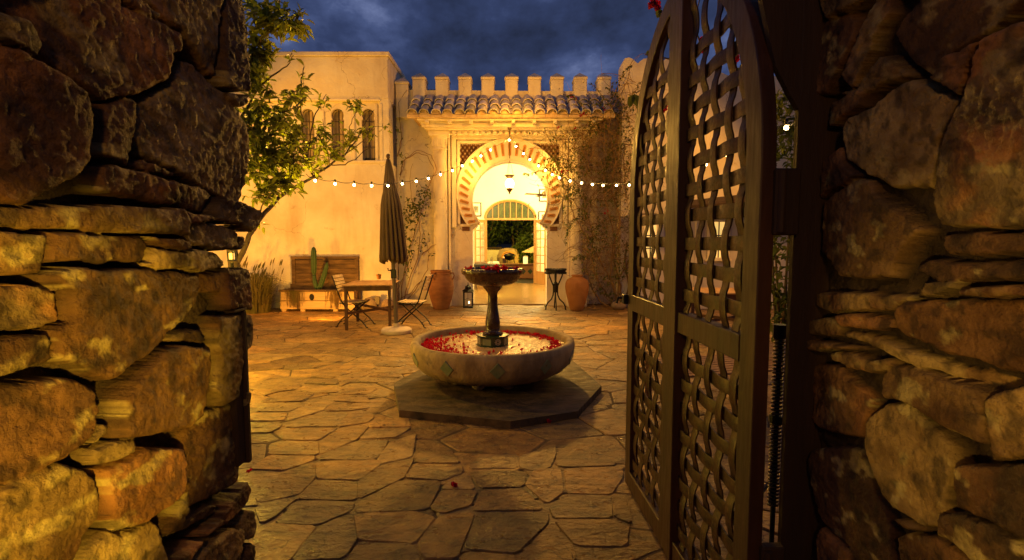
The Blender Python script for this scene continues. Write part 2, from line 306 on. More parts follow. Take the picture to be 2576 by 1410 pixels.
def thing(name, label, cat, loc=(0, 0, 0), group=None, local=False, rz=0):
    """Empty at the thing's base; parts are built in world coordinates unless local=True"""
    o = bpy.data.objects.new(name, None); COL.objects.link(o); o.location = loc; o.empty_display_size = 0.2
    if local: o['localbuild'] = 1; o.rotation_euler = (0, 0, rz)
    return tag(o, label, cat, group)
def copy_tree(o, parent=None):
    c = o.copy(); COL.objects.link(c)
    if parent: c.parent = parent
    for ch in list(o.children): copy_tree(ch, c)
    return c
def tnt(lo=0.8, hi=1.2, hue=0.06, r=rnd):
    g = r.uniform(lo, hi); return (g*(1+r.uniform(-hue, hue)), g, g*(1+r.uniform(-hue, hue)))
# value noise for displaced rock
_rng = np.random.RandomState(5); _T = _rng.rand(256, 256)
def vnoise(x, y):
    xi = np.floor(x).astype(int); yi = np.floor(y).astype(int); fx = x-xi; fy = y-yi
    fx = fx*fx*(3-2*fx); fy = fy*fy*(3-2*fy)
    a = _T[yi % 256, xi % 256]; b = _T[yi % 256, (xi+1) % 256]; c = _T[(yi+1) % 256, xi % 256]; d = _T[(yi+1) % 256, (xi+1) % 256]
    return (a*(1-fx)+b*fx)*(1-fy)+(c*(1-fx)+d*fx)*fy
def fbm(x, y, o=4):
    t = 0; a = 0.5
    for i in range(o): t = t + a*vnoise(x*2**i+17.3*i, y*2**i+5.1*i); a *= 0.5
    return t
#PART2
# ================================================================ ground and paving
o = MB().add([(-900,-900,-0.03),(900,-900,-0.03),(900,900,-0.03),(-900,900,-0.03)], [(0,1,2,3)]).build('ground', M_JOINT); tag(o, kind='structure')
hp = []
for i in range(41):
    x = -220+i*12; hp.append((x, 330+10*math.sin(i), 60 + 34*math.exp(-((x+85)/70)**2) + 26*vnoise(np.array([i*0.4]), np.array([3.0]))[0]))
m = MB(); n_ = len(hp); m.add([(x, y, -2) for x, y, z in hp]+[(x, y, z) for x, y, z in hp]+[(x, y+120, -2) for x, y, z in hp], [(i, i+1, n_+i+1, n_+i) for i in range(n_-1)]+[(n_+i, n_+i+1, 2*n_+i+1, 2*n_+i) for i in range(n_-1)])
tag(m.build('mountain', M_HILL, smooth=True), kind='structure')
TRACED = [[(700,1120),(740,1045),(980,925),(1225,930),(1225,960),(1150,1100),(1000,1110)],[(700,1130),(1060,1112),(1200,1150),(1075,1310),(725,1290)],[(722,1040),(722,930),(860,830),(1065,790),(1000,905),(980,920)],[(465,810),(840,800),(868,825),(735,920),(470,912)],[(488,760),(490,690),(610,605),(790,590),(715,672),(520,755)],[(505,768),(720,682),(912,680),(835,795),(478,800)],[(838,800),(918,690),(1078,640),(1065,700),(1052,780),(870,820)],[(258,607),(600,602),(478,680),(262,674)],[(165,765),(270,682),(480,690),(478,768)],[(60,855),(180,772),(460,777),(455,800),(270,862)],[(95,1025),(270,872),(458,817),(462,905),(360,1010),(110,1060)],[(368,1030),(462,925),(712,932),(710,1045),(372,1040)],[(215,1185),(345,1050),(700,1057),(680,1110),(480,1196)],[(95,1090),(200,1052),(345,1030),(210,1150),(130,1186)],[(60,1212),(220,1195),(465,1204),(390,1300),(300,1418),(60,1500)],[(480,1208),(688,1124),(713,1290),(638,1400),(312,1420),(402,1300)],[(722,1302),(1058,1318),(1098,1400),(1110,1560),(640,1560),(662,1400)],[(1092,1300),(1212,1157),(1242,1136),(1428,1122),(1428,1150),(1368,1300),(1330,1400),(1122,1400)],[(1452,1132),(1888,1122),(1888,1178),(1700,1368),(1382,1343),(1382,1310)],[(1167,1093),(1237,987),(1452,987),(1412,1078),(1240,1127)],[(1242,963),(1370,887),(1393,887),(1438,976),(1242,976)],[(1008,903),(1082,827),(1358,832),(1362,878),(1240,922)],[(1427,1098),(1482,987),(1738,978),(1856,1103),(1432,1110)],[(1747,955),(1802,857),(1958,852),(1978,998),(1875,1066)],[(1987,852),(2338,842),(2342,900),(2273,1010),(2000,1003)],[(1892,1090),(1992,1017),(2268,1022),(2278,1152),(1922,1155)],[(1924,1168),(2280,1168),(2378,1202),(2368,1323),(2052,1323)],[(1902,1190),(2036,1322),(2056,1418),(1722,1418),(1722,1382)],[(1402,872),(1710,867),(1757,882),(1733,962),(1467,968)],[(1397,850),(1472,772),(1703,767),(1698,848),(1402,853)],[(1717,780),(1928,702),(1932,760),(1898,848),(1790,865),(1708,843)],[(1932,830),(1947,747),(2198,747),(2306,828),(2000,843)],[(1087,692),(1122,722),(1278,727),(1348,818),(1082,813)],[(2297,1150),(2292,1022),(2358,1042),(2398,1188)],[(1342,1560),(1342,1402),(1382,1362),(1698,1388),(2100,1560)],[(602,402),(768,404),(798,448),(572,438)],[(612,357),(848,357),(790,396),(622,396)],[(610,325),(602,302),(788,257),(806,264),(612,348)],[(512,498),(572,447),(788,454),(793,480),(650,498)],[(292,550),(302,512),(430,447),(572,442),(500,498),(302,556)],[(272,598),(512,507),(662,510),(598,593)],[(592,598),(672,512),(793,487),(822,540),(780,568)],[(727,668),(792,612),(1048,602),(958,658)],[(787,580),(832,547),(1028,542),(1048,593),(802,598)],[(15,558),(72,512),(288,512),(268,558)],[(20,633),(248,572),(248,598),(180,628)],[(102,498),(112,452),(380,447),(428,452),(290,503)],[(122,443),(242,387),(458,390),(380,438)],[(137,408),(232,347),(378,337),(340,368),(240,378)],[(387,347),(588,347),(598,383),(480,388),(352,375)],[(432,302),(598,302),(593,336),(387,328)],[(437,262),(656,262),(600,290),(437,290)],[(467,250),(560,217),(733,217),(640,256)],[(442,238),(462,212),(600,182),(638,187),(540,213)],[(822,230),(983,237),(988,273),(807,260)],[(782,290),(812,270),(960,272),(983,293)],[(812,202),(1018,207),(985,226),(832,226)]]
TR = [[(lambda p: (p.x, p.y))(atZ((675+x/2.176)*.8944, (928+y/2.176)*.8944)) for x, y in P] for P in TRACED]
def inpoly(x, y, P):
    c = False
    for k in range(len(P)):
        (x1, y1), (x2, y2) = P[k], P[k-1]
        if (y1 > y) != (y2 > y) and x < (x2-x1)*(y-y1)/(y2-y1)+x1: c = not c
    return c
seeds = [(sum(p[0] for p in P)/len(P), sum(p[1] for p in P)/len(P)) for P in TR]; NT = len(TR)
r3 = random.Random(11); yy = -1.0
while yy < 13.2:
    xx = -8.0 + r3.uniform(0, .4)
    while xx < 6.5:
        p = (xx+r3.uniform(-.22, .22), yy+r3.uniform(-.17, .17))
        if all((p[0]-q[0])**2 + ((p[1]-q[1])*1.25)**2 > 0.33**2 for q in seeds[NT:][-90:]): seeds.append(p)
        xx += r3.uniform(.42, .80)
    yy += 0.37
AN = 1.5; S_ = np.array(seeds); S_[:, 1] *= AN
def clip(poly, m, d):
    out = []
    for i in range(len(poly)):
        a = poly[i]; b = poly[(i+1) % len(poly)]
        da = (a[0]-m[0])*d[0]+(a[1]-m[1])*d[1]; db = (b[0]-m[0])*d[0]+(b[1]-m[1])*d[1]
        if da <= 0: out.append(a)
        if (da < 0) != (db < 0) and abs(da-db) > 1e-12: t = da/(da-db); out.append((a[0]+t*(b[0]-a[0]), a[1]+t*(b[1]-a[1])))
    return out
pav = MB(); pav.use_tint = True
for i in range(len(S_)):
    c = S_[i]; d2 = ((S_-c)**2).sum(1); nb = [q for q in np.argsort(d2)[1:40] if q >= NT or i < NT][:16]
    poly = [(c[0]-.6, c[1]-.6), (c[0]+.6, c[1]-.6), (c[0]+.6, c[1]+.6), (c[0]-.6, c[1]+.6)]
    for j in nb:
        q = S_[j]; dx, dy = q-c; ln = math.hypot(dx, dy)
        if ln < 1e-6: continue
        gap = r3.uniform(.002, .0085)
        poly = clip(poly, ((c[0]+q[0])/2-dx/ln*gap, (c[1]+q[1])/2-dy/ln*gap), (dx, dy))
        if len(poly) < 3: break
    if len(poly) < 3: continue
    poly = [(x, y/AN) for x, y in poly]
    if i < NT: poly = TR[i]; ar = sum(poly[k][0]*poly[(k+1) % len(poly)][1]-poly[(k+1) % len(poly)][0]*poly[k][1] for k in range(len(poly))); poly = poly if ar > 0 else poly[::-1]
    pts = []                      # subdivide, soften corners, wobble
    n = len(poly)
    for k in range(n):
        a = Vector((*poly[k], 0)); b = Vector((*poly[(k+1) % n], 0)); l = (b-a).length
        if l < .02: continue
        kk = max(1, int(l/.09)); cut = min(.018, l*.2)
        for t in [cut/l]+[q/kk for q in range(1, kk)]+[1-cut/l]:
            p = a.lerp(b, t); nn = Vector((b.y-a.y, a.x-b.x, 0))/l; pts.append(p - nn*(r3.uniform(0, .006)-(.009 if i < NT else 0)))
    if len(pts) < 3: continue
    cx = sum(p.x for p in pts)/len(pts); cy_ = sum(p.y for p in pts)/len(pts)
    if cy_ > 12.82 and -1.0 < cx < .9: continue
    tk = .6 if i < NT else 1.0; sx, sy, h0 = r3.uniform(-.012, .012)*tk, r3.uniform(-.012, .012)*tk, (.006 if i < NT else (r3.uniform(-.003, .004) if cy_ > 5.6 or cx > .9 else -.003))
    hz = lambda x, y, dz=0: h0+sx*(x-cx)+sy*(y-cy_)+dz
    g = r3.uniform(.68, 1.25) if r3.random() < .8 else r3.uniform(.5, 1.5); hue = r3.uniform(-.09, .09); pav.tint = (g*(1+hue), g, g*(1-hue*1.5))
    o_ = len(pav.v); K = len(pts); C = Vector((cx, cy_, 0))
    rings = [(1.0, -.03), (1.0, -.006), (.975, 0.0), (.55, .0015)]
    for sc_, dz in rings:
        for p in pts:
            q = C+(p-C)*sc_; z_ = -.03 if dz < -.01 else hz(q.x, q.y, dz+(r3.uniform(-.0025, .0025) if dz >= 0 else 0)); pav.v.append((q.x, q.y, z_))
    pav.v.append((cx, cy_, hz(cx, cy_, .001)))
    for ri in range(3):
        for k in range(K): pav.face((o_+ri*K+k, o_+ri*K+(k+1) % K, o_+(ri+1)*K+(k+1) % K, o_+(ri+1)*K+k))
    for k in range(K): pav.face((o_+3*K+k, o_+3*K+(k+1) % K, o_+4*K))
o = pav.build('paving', M_FLAG, smooth=True, angle=25); tag(o, kind='structure')
o = MB().add([(-8.5,-2,-.008),(7,-2,-.008),(7,13.4,-.008),(-8.5,13.4,-.008)], [(0,1,2,3)]).build('paving_joints', M_JOINT); tag(o, kind='structure')
o = MB().box(-3.4, 3.4, 12.86, 19.34, -.02, 0.022).build('hall_floor', M_FLOOR); tag(o, kind='structure')
o = MB().box(-8, 8, 19.345, 36, -.02, -.004).build('patio', M_FLAG); tag(o, kind='structure')
# ================================================================ foreground rubble walls (traced stones, displaced)
LT = [[(-80,-60),(600,-60),(605,20),(800,115),(905,160),(920,215),(905,260),(870,280),(855,400),(700,480),(525,512),(470,470),(330,380),(215,250),(140,130),(60,60),(-80,40)],
[(-80,60),(80,90),(150,170),(180,230),(140,285),(60,250),(-80,205)],
[(-80,225),(60,255),(150,305),(280,370),(400,470),(430,560),(440,700),(438,800),(350,900),(210,965),(130,1025),(60,1030),(-80,1000)],
[(612,-60),(700,0),(790,80),(795,108),(720,82),(625,20)],
[(690,-60),(1128,-60),(1103,100),(1098,270),(1105,385),(1080,375),(1000,290),(930,200),(910,155),(820,110),(790,70),(715,0)],
[(1115,90),(1140,-60),(1265,-60),(1272,30),(1262,200),(1240,400),(1232,465),(1170,455),(1110,430),(1108,270)],
[(1112,462),(1240,478),(1225,530),(1185,538),(1135,500)],
[(860,440),(870,390),(930,302),(990,320),(1060,400),(1110,445),(1180,535),(1260,640),(1285,800),(1280,950),(1265,1040),(1190,1015),(1050,955),(900,855),(740,785),(710,690),(700,560),(720,520)],
[(530,522),(640,497),(685,503),(705,600),(690,680),(655,838),(600,818),(508,785),(512,700),(520,600)],
[(668,815),(740,806),(905,868),(898,886),(800,875),(672,848)],
[(490,840),(560,832),(700,862),(1050,955),(1100,990),(1050,1078),(900,1038),(640,990),(500,975),(482,940)],
[(1110,995),(1200,1025),(1270,1052),(1272,1130),(1240,1172),(1190,1138),(1062,1108),(1068,1060)],
[(900,1058),(1050,1097),(1050,1113),(980,1125),(915,1128)],
[(-80,1035),(400,1035),(880,1047),(905,1080),(910,1183),(700,1178),(300,1160),(-80,1133)],
[(-80,1150),(200,1175),(222,1200),(215,1378),(100,1388),(-80,1383)],
[(228,1172),(500,1177),(700,1192),(742,1230),(742,1300),(720,1328),(228,1320)],
[(712,1193),(900,1203),(922,1240),(888,1263),(762,1235)],
[(917,1135),(1060,1122),(1180,1152),(1200,1190),(1187,1253),(1100,1257),(935,1230),(908,1195)],
[(1200,1182),(1235,1192),(1240,1230),(1212,1262),(1197,1250)],
[(757,1248),(895,1272),(938,1244),(1100,1268),(1148,1310),(1138,1345),(1000,1368),(760,1358),(712,1343),(752,1310)],
[(1005,1388),(1100,1374),(1220,1350),(1255,1372),(1250,1475),(1120,1475),(1010,1468)]]
LB = [[(222,-58),(600,-55),(990,-28),(1005,40),(990,120),(930,208),(840,268),(720,395),(620,428),(560,488),(510,508),(440,478),(350,430),(256,400),(222,250),(295,210),(288,60),(210,0)],
[(-80,25),(200,30),(272,60),(272,160),(285,205),(208,236),(-80,280)],
[(-80,300),(150,265),(200,262),(238,330),(246,400),(198,432),(-80,505)],
[(-80,560),(200,507),(380,492),(430,520),(480,570),(500,640),(460,750),(430,808),(300,900),(100,985),(-80,1055)],
[(442,795),(500,727),(540,737),(525,780),(470,825),(412,845)],
[(560,600),(620,505),(720,420),(800,345),(900,328),(1040,345),(1068,420),(1058,600),(1048,690),(960,738),(780,768),(640,793),(548,808)],
[(838,300),(900,262),(1000,252),(1040,300),(1020,322),(880,308)],
[(1122,-60),(1252,-60),(1250,150),(1210,148),(1122,150)],
[(1062,185),(1140,182),(1200,170),(1280,172),(1285,330),(1240,368),(1212,400),(1192,595),(1100,636),(1062,560),(1082,400),(1052,310)],
[(1215,560),(1235,565),(1235,625),(1213,640)],
[(1062,652),(1110,645),(1220,605),(1228,800),(1215,1018),(1150,1055),(1060,1098),(952,1146),(935,1080),(935,950),(950,850),(965,755)],
[(422,860),(560,812),(640,803),(638,868),(560,918),(430,933),(402,900)],
[(502,960),(640,903),(700,845),(850,845),(930,855),(925,950),(898,1050),(858,1108),(760,1188),(650,1248),(580,1258),(525,1200),(523,1100)],
[(-80,1080),(80,985),(280,920),(380,945),(450,985),(508,1062),(523,1180),(450,1280),(410,1400),(400,1500),(-80,1500)],
[(432,1400),(482,1302),(560,1264),(620,1284),(760,1205),(800,1233),(820,1320),(848,1420),(848,1500),(432,1500)],
[(832,1288),(870,1182),(900,1082),(925,995),(940,1060),(930,1130),(948,1168),(900,1238)],
[(833,1302),(950,1186),(1060,1124),(1088,1132),(1078,1178),(900,1268)],
[(860,1400),(1000,1292),(1100,1162),(1245,1008),(1275,1060),(1240,1130),(1150,1198),(1000,1298),(930,1418),(860,1480)],
[(1232,1152),(1280,1162),(1288,1250),(1270,1300),(1217,1308),(1202,1232)],
[(1002,1345),(1150,1245),(1213,1255),(1213,1310),(1180,1400),(1150,1500),(950,1500),(955,1420)],
[(1192,1400),(1230,1315),(1255,1332),(1250,1500),(1160,1500)]]
RT = [[(300,-60),(520,-60),(480,0),(400,50),(320,95),(300,60)],
[(215,130),(300,97),(400,65),(430,110),(420,200),(380,310),(320,440),(300,480),(230,470),(130,300),(160,200)],
[(510,0),(530,-60),(622,-60),(608,60),(560,150),(520,260),(450,430),(430,442),(380,400),(400,330),(460,160),(490,60)],
[(582,170),(640,92),(730,0),(760,-60),(1400,-60),(1300,10),(1200,100),(1135,160),(1000,218),(930,258),(860,335),(790,395),(680,318),(595,220)],
[(1132,200),(1280,130),(1400,100),(1400,1148),(1150,1148),(832,1138),(810,1090),(812,980),(852,800),(902,680),(962,580),(1022,480),(1082,320),(1112,250)],
[(835,400),(930,275),(1105,205),(1075,300),(995,480),(920,440)],
[(335,470),(440,445),(480,400),(560,280),(640,330),(690,388),(560,428),(485,485)],
[(287,540),(302,512),(460,448),(488,470),(478,530),(380,588),(300,638)],
[(367,640),(402,592),(530,533),(620,453),(720,403),(780,412),(855,470),(975,500),(925,600),(858,720),(828,850),(798,948),(620,943),(500,878),(392,798),(372,720)],
[(255,820),(300,775),(358,742),(398,830),(468,882),(400,928),(330,958),(252,1000)],
[(272,1012),(352,962),(430,903),(520,903),(560,990),(700,1090),(768,1160),(698,1230),(658,1300),(630,1400),(370,1395),(300,1300),(257,1280)],
[(838,1182),(1150,1168),(1400,1168),(1400,1270),(1050,1283),(862,1278)],
[(715,1350),(780,1312),(1000,1322),(1400,1312),(1400,1402),(1000,1418),(850,1428),(805,1408)]]
RB = [[(768,90),(820,22),(950,12),(960,40),(880,78),(790,93)],
[(232,67),(500,62),(738,87),(630,148),(480,153),(330,163),(240,140)],
[(1002,50),(1150,27),(1400,22),(1400,80),(1150,86),(1010,82)],
[(635,152),(700,113),(900,103),(1400,98),(1400,488),(1250,488),(1100,438),(900,368),(702,288),(637,250)],
[(342,172),(480,167),(618,195),(623,243),(560,248),(382,233)],
[(212,197),(330,187),(368,240),(362,283),(210,278)],
[(372,262),(480,268),(600,313),(760,375),(900,433),(1150,493),(1203,512),(1150,538),(1000,518),(850,478),(700,428),(560,363),(480,318),(377,290)],
[(277,372),(400,362),(500,402),(600,400),(608,430),(540,468),(380,438),(290,400)],
[(202,302),(400,332),(500,342),(260,360),(200,350)],
[(197,422),(280,422),(350,442),(448,540),(488,620),(463,700),(458,792),(350,773),(240,748),(197,700)],
[(557,460),(600,428),(720,434),(860,492),(1000,523),(1068,570),(1092,640),(1105,825),(1000,788),(870,738),(760,658),(660,608),(580,598),(552,540)],
[(1098,600),(1160,562),(1400,503),(1400,888),(1250,903),(1132,918),(1118,800)],
[(487,720),(522,662),(580,622),(680,622),(758,672),(848,762),(898,840),(922,930),(897,1100),(868,1248),(780,1238),(642,1148),(582,1080),(542,960),(502,820)],
[(207,900),(242,852),(340,832),(448,852),(498,940),(518,1050),(568,1150),(608,1250),(618,1500),(432,1500),(392,1340),(262,1230),(242,1150),(217,1000)],
[(957,950),(1002,927),(1130,938),(1400,923),(1400,1345),(1250,1268),(1130,1208),(952,1140)],
[(892,1172),(960,1163),(1150,1232),(1400,1400),(1400,1500),(1150,1500),(1000,1350),(882,1280)],
[(652,1300),(700,1272),(850,1292),(950,1352),(1050,1422),(1100,1500),(700,1500),(642,1400)],
[(642,1202),(680,1198),(790,1257),(730,1258)],
[(232,1300),(262,1245),(330,1302),(418,1382),(418,1500),(252,1500)]]
HUES = [(0.12,0.06,0.02),(0.15,0.075,0.028),(0.10,0.055,0.022),(0.22,0.12,0.04),(0.27,0.16,0.06),(0.31,0.20,0.07),(0.20,0.10,0.035),(0.32,0.15,0.05),(0.26,0.18,0.08),(0.34,0.24,0.09)]
def rubble(name, label, X, polys, s0, s1, core_s, z1, frame_s, seed, step=.005, px=None):
    """a wall face in the plane x=X made of stones: polygons in (y, z); Voronoi stones fill what the photo does not show"""
    rr = np.random.RandomState(seed); sg = 1 if X < 0 else -1
    S = np.arange(s0, s1, step); Z = np.arange(-.02, z1, step); gs, gz = np.meshgrid(S, Z)
    H = np.full(gs.shape, -1.0); CI = np.zeros(gs.shape+(3,)); CI[:] = (0.05, 0.03, 0.015)
    wob = (fbm(gs*24+seed, gz*24, 4)-.47)*.010; wob2 = (fbm(gs*24+50, gz*24+seed, 4)-.47)*.014
    ps = gs+wob; pz = gz+wob2
    n1 = fbm(gs*7+3*seed, gz*7, 5)-.48; n2 = fbm(gs*34, gz*34+seed, 4)-.47; n5 = fbm(gs*95, gz*95+seed, 3)-.44
    occ = np.zeros(gs.shape, bool)
    for k, P in enumerate(polys):
        P = np.array(P); c = P.mean(0); bb = P.min(0)-.02, P.max(0)+.02
        i0, i1 = np.searchsorted(Z, [bb[0][1], bb[1][1]]); j0, j1 = np.searchsorted(S, [bb[0][0], bb[1][0]])
        if i1 <= i0 or j1 <= j0: continue
        x = ps[i0:i1, j0:j1]; y = pz[i0:i1, j0:j1]; ins = np.zeros(x.shape, bool); D = np.full(x.shape, 9.0)
        for a, b in zip(P, np.roll(P, -1, 0)):
            cond = (a[1] > y) != (b[1] > y)
            with np.errstate(divide='ignore', invalid='ignore'): xi = (b[0]-a[0])*(y-a[1])/(b[1]-a[1]+1e-12)+a[0]
            ins ^= cond & (x < xi)
            e = b-a; t = np.clip(((x-a[0])*e[0]+(y-a[1])*e[1])/(e@e+1e-12), 0, 1); D = np.minimum(D, np.hypot(x-a[0]-t*e[0], y-a[1]-t*e[1]))
        size = math.sqrt(abs(np.prod(P.max(0)-P.min(0)))); rad = min(.010, .004+size*.03)
        t = np.clip(1-D/rad, 0, 1); edge = -rad*(1-np.sqrt(np.maximum(0, 1-t*t)))*1.3
        tilt = rr.uniform(-.06, .06, 2); base = rr.uniform(-.010, .018)
        ra = rr.uniform(0, 6.28); dd = (x-c[0])*math.cos(ra)+(y-c[1])*math.sin(ra); facet = -np.maximum(0, dd-size*rr.uniform(-.1, .25))*rr.uniform(.05, .22)
        rb = rr.uniform(0, 6.28); dd2 = (x-c[0])*math.cos(rb)+(y-c[1])*math.sin(rb); facet += -np.maximum(0, dd2-size*rr.uniform(.1, .3))*rr.uniform(.0, .18)
        q1 = n1[i0:i1, j0:j1]; q2 = n2[i0:i1, j0:j1]; lay = np.floor((q1*1.0+.5+(y-c[1])*rr.uniform(1, 3))*9)/9
        h = base+.004+edge+tilt[0]*(x-c[0])+tilt[1]*(y-c[1])+facet+q1*.012*min(1, size*5)+np.abs(q2)*.014+n5[i0:i1, j0:j1]*.009+(lay % .22)*.012
        hv = np.array(HUES[rr.randint(len(HUES))])*rr.uniform(.75, 1.3)
        h2 = np.array(HUES[rr.randint(len(HUES))])*rr.uniform(.7, 1.5)
        x = x+h*.9; y = y+h*.7
        f = np.clip((fbm(x*11+k, y*11+seed, 5)-.38)*5, 0, 1)[..., None]; colr = hv*(1-f)+h2*f
        lich = np.clip((fbm(x*16+k*3+9, y*26, 5)-.60)*14, 0, 1)[..., None]*.8; colr = colr*(1-lich)+np.array((.50, .40, .16))*lich
        dk = np.clip((fbm(x*30+k, y*30+4, 4)-.52)*8, 0, 1)[..., None]*.55; colr = colr*(1-dk)
        up = ins & (h > H[i0:i1, j0:j1]); H[i0:i1, j0:j1][up] = h[up]; CI[i0:i1, j0:j1][up] = colr[up]; occ[i0:i1, j0:j1] |= ins
    # fill outside the photographed zone
    vis = px(gs, gz)
    fill = (~vis) & (~occ) & (gs < core_s+.06)
    sd_ = []; z = 0.0
    while z < z1:
        s = s0
        while s < s1: sd_.append((s+rr.uniform(0, .12), z+rr.uniform(0, .06))); s += rr.uniform(.12, .34)
        z += .13
    sd_ = np.array(sd_); d1 = np.full(gs.shape, 9.); d2 = d1.copy(); idx = np.zeros(gs.shape, int)
    for k, (a, b) in enumerate(sd_):
        d = np.hypot((ps-a), (pz-b)*1.7); m1 = d < d1; d2 = np.where(m1, d1, np.minimum(d2, d)); idx[m1] = k; d1 = np.where(m1, d, d1)
    D = (d2-d1)/2; t = np.clip(1-(D-.006)/.025, 0, 1); h = -.035*(1-np.sqrt(np.maximum(0, 1-t*t)))+n1*.03+n2*.01+rr.uniform(-.012, .012, len(sd_))[idx]
    okf = fill & (D > .006); H[okf] = h[okf]; pal = np.array(HUES)[rr.randint(0, len(HUES), len(sd_))]; CI[okf] = pal[idx][okf]
    occ |= okf
    gap = ~occ; H[gap] = (-.050+n1*.07+n2*.02)[gap]
    keep = occ | (gs < core_s+(.075*(gz > 1.78) if X < 0 else 0))
    k2 = keep.copy(); k2[1:] |= keep[:-1]; k2[:-1] |= keep[1:]; k2[:, 1:] |= keep[:, :-1]
    H[(~keep) & k2] = -.12
    ny, nx = gs.shape; V = np.stack([X+sg*H, gs, gz], -1).reshape(-1, 3); ids = np.arange(ny*nx).reshape(ny, nx)
    fm = k2[:-1, :-1] & k2[1:, :-1] & k2[:-1, 1:] & k2[1:, 1:]
    q = np.stack([ids[:-1, :-1], ids[:-1, 1:], ids[1:, 1:], ids[1:, :-1]], -1)[fm]
    if sg > 0: q = q[:, ::-1]
    used = np.unique(q); rm = np.full(ny*nx, -1); rm[used] = np.arange(len(used)); V = V[used]; q = rm[q]; C = CI.reshape(-1, 3)[used]
    me = bpy.data.meshes.new(name); me.vertices.add(len(V)); me.vertices.foreach_set('co', V.ravel()); me.loops.add(q.size); me.loops.foreach_set('vertex_index', q.ravel().astype(np.int32))
    me.polygons.add(len(q)); me.polygons.foreach_set('loop_start', np.arange(0, q.size, 4, dtype=np.int32)); me.polygons.foreach_set('use_smooth', np.ones(len(q), bool)); me.update(); me.validate()
    ca = me.color_attributes.new('tint', 'FLOAT_COLOR', 'POINT'); ca.data.foreach_set('color', np.concatenate([C, np.ones((len(C), 1))], 1).ravel().astype(np.float32))
    me.materials.append(M_ROCK); ob = bpy.data.objects.new('stones', me); COL.objects.link(ob)
    root = thing(name, label, 'stone wall', (X, core_s, 0)); ob.parent = root; ob.matrix_parent_inverse = Matrix.Translation((-X, -core_s, 0))
    b = MB(); xo = X-sg*.13; xb = X-sg*3.6
    Vn = 14      # rough core block whose outer faces are bumpy
    b.bbox(min(xo, xb), max(xo, xb), -.6, core_s-.03, 0, z1-.03, .03); b.build('core', M_CORE, root)
    return root
def tr(polys, ox, oy, X):
    out = []
    for P in polys:
        q = []
        for x, y in P:
            v = atX(ox+x/2, oy+y/2, X); q.append((v.y, v.z))
        out.append(q)
    return out
XL, XR = -.75, 1.03
def vis_fn(X):
    def f(s, z):
        # inside the picture? (project the wall point)
        dy = s; dz = z-CH; fwd = dy*_c - dz*_s; up = dy*_s + dz*_c; x = 1288+1288*X/np.maximum(fwd, .05); y = 705-1288*up/np.maximum(fwd, .05)
        return (x > -38) & (x < 2614) & (y > -28) & (y < 1452) & (s > .3)
    return f
rubble('stone_wall', 'dark rough field-stone wall filling the left foreground, lit yellow at its near edge', XL, tr(LT, 0, 0, XL)+tr(LB, 0, 705, XL), .25, 1.56, atX(572, 700, XL).y, 3.0, 0, 3, .0045, vis_fn(XL))
rubble('stone_wall', 'darker field-stone wall filling the right foreground beyond the gate post', XR, tr(RT, 1932, 0, XR)+tr(RB, 1932, 705, XR), .35, 1.84, 1.80, 3.0, 0, 8, .0055, vis_fn(XR))
# iron latch keeper on the left wall
p0 = atX(560, 780, XL+.015); p1 = atX(606, 1128, XL+.015)
t = thing('latch_keeper', 'dark upright iron latch bar bolted to the left stone wall edge', 'latch keeper', (XL, 1.4, 1.0))
MB().bbox(XL-.03, XL+.006, 1.352, 1.392, .985, 1.405, .004).build('back_plate', M_POST, t)
MB().bbox(XL-.03, XL+.014, 1.393, 1.410, .98, 1.41, .003).bbox(XL-.05, XL+.016, 1.345, 1.412, 1.4105, 1.418, .002).build('stop_bar', M_POST, t)
# ================================================================ main house front
YW = 12.7
h = thing('portico_house', 'long white battlemented house front with a tiled canopy over a horseshoe arch doorway', 'house', (-.05, 12.9, 0))
CX = -.055; OC, RO = 2.79, 1.29; IC, RI = 2.625, .93
JL, JR = -.975, .865
def arcp(cx, cz, r, a0, a1, n): return [(cx+r*math.cos(R(a0+(a1-a0)*i/n)), cz+r*math.sin(R(a0+(a1-a0)*i/n))) for i in range(n+1)]
AA = 38.0
inner = arcp(CX, IC, RI, 180+AA, -AA, 48)       # left-bottom over the top to right-bottom
left_low = [(JL, -.01), (JL, 1.86), (JL+.03, 1.93), (JL+.10, 1.955), (JL+.12, 2.0)]
hole = left_low + inner + [(2*CX-x, z) for x, z in left_low[::-1]]
poly = [(-1.52, -.01)] + [(-1.52, 4.33), (1.42, 4.33), (1.42, -.01)] + hole[::-1]
MB().prism(poly, YW, YW+.38).build('arch_wall', M_PLASTER, h)
# battlemented wall
poly = [(-2.86, -.01), (-2.86, 5.32), (2.9, 5.28), (2.9, -.01), (1.40, -.01), (1.40, 4.1), (-1.50, 4.1), (-1.50, -.01)]
MB().prism(poly, 12.92, 13.2).build('wall', M_PLASTER, h)
for i in range(10):
    px_ = [1010, 1053, 1111, 1169, 1227, 1287, 1345, 1402, 1461, 1521][i]
    b = MB(); c = atY(px_, 200, 12.8).x; wd = .155; zt = 5.56 if i else 5.45
    b.bbox(c-wd, c+wd, 12.80+rnd.uniform(-.006, .006), 13.24, 4.62, zt-.02, .018); b.bbox(c-wd-.015, c+wd+.015, 12.785, 13.255, zt-.021, zt+.045, .015)
    b.add([(c-wd-.01, 12.79, zt+.044), (c+wd+.01, 12.79, zt+.044), (c+wd+.01, 13.25, zt+.044), (c-wd-.01, 13.25, zt+.044), (c, 13.02, zt+.20)], [(0,1,4),(1,2,4),(2,3,4),(3,0,4)])
    b.build('merlon', M_PLASTER, h)
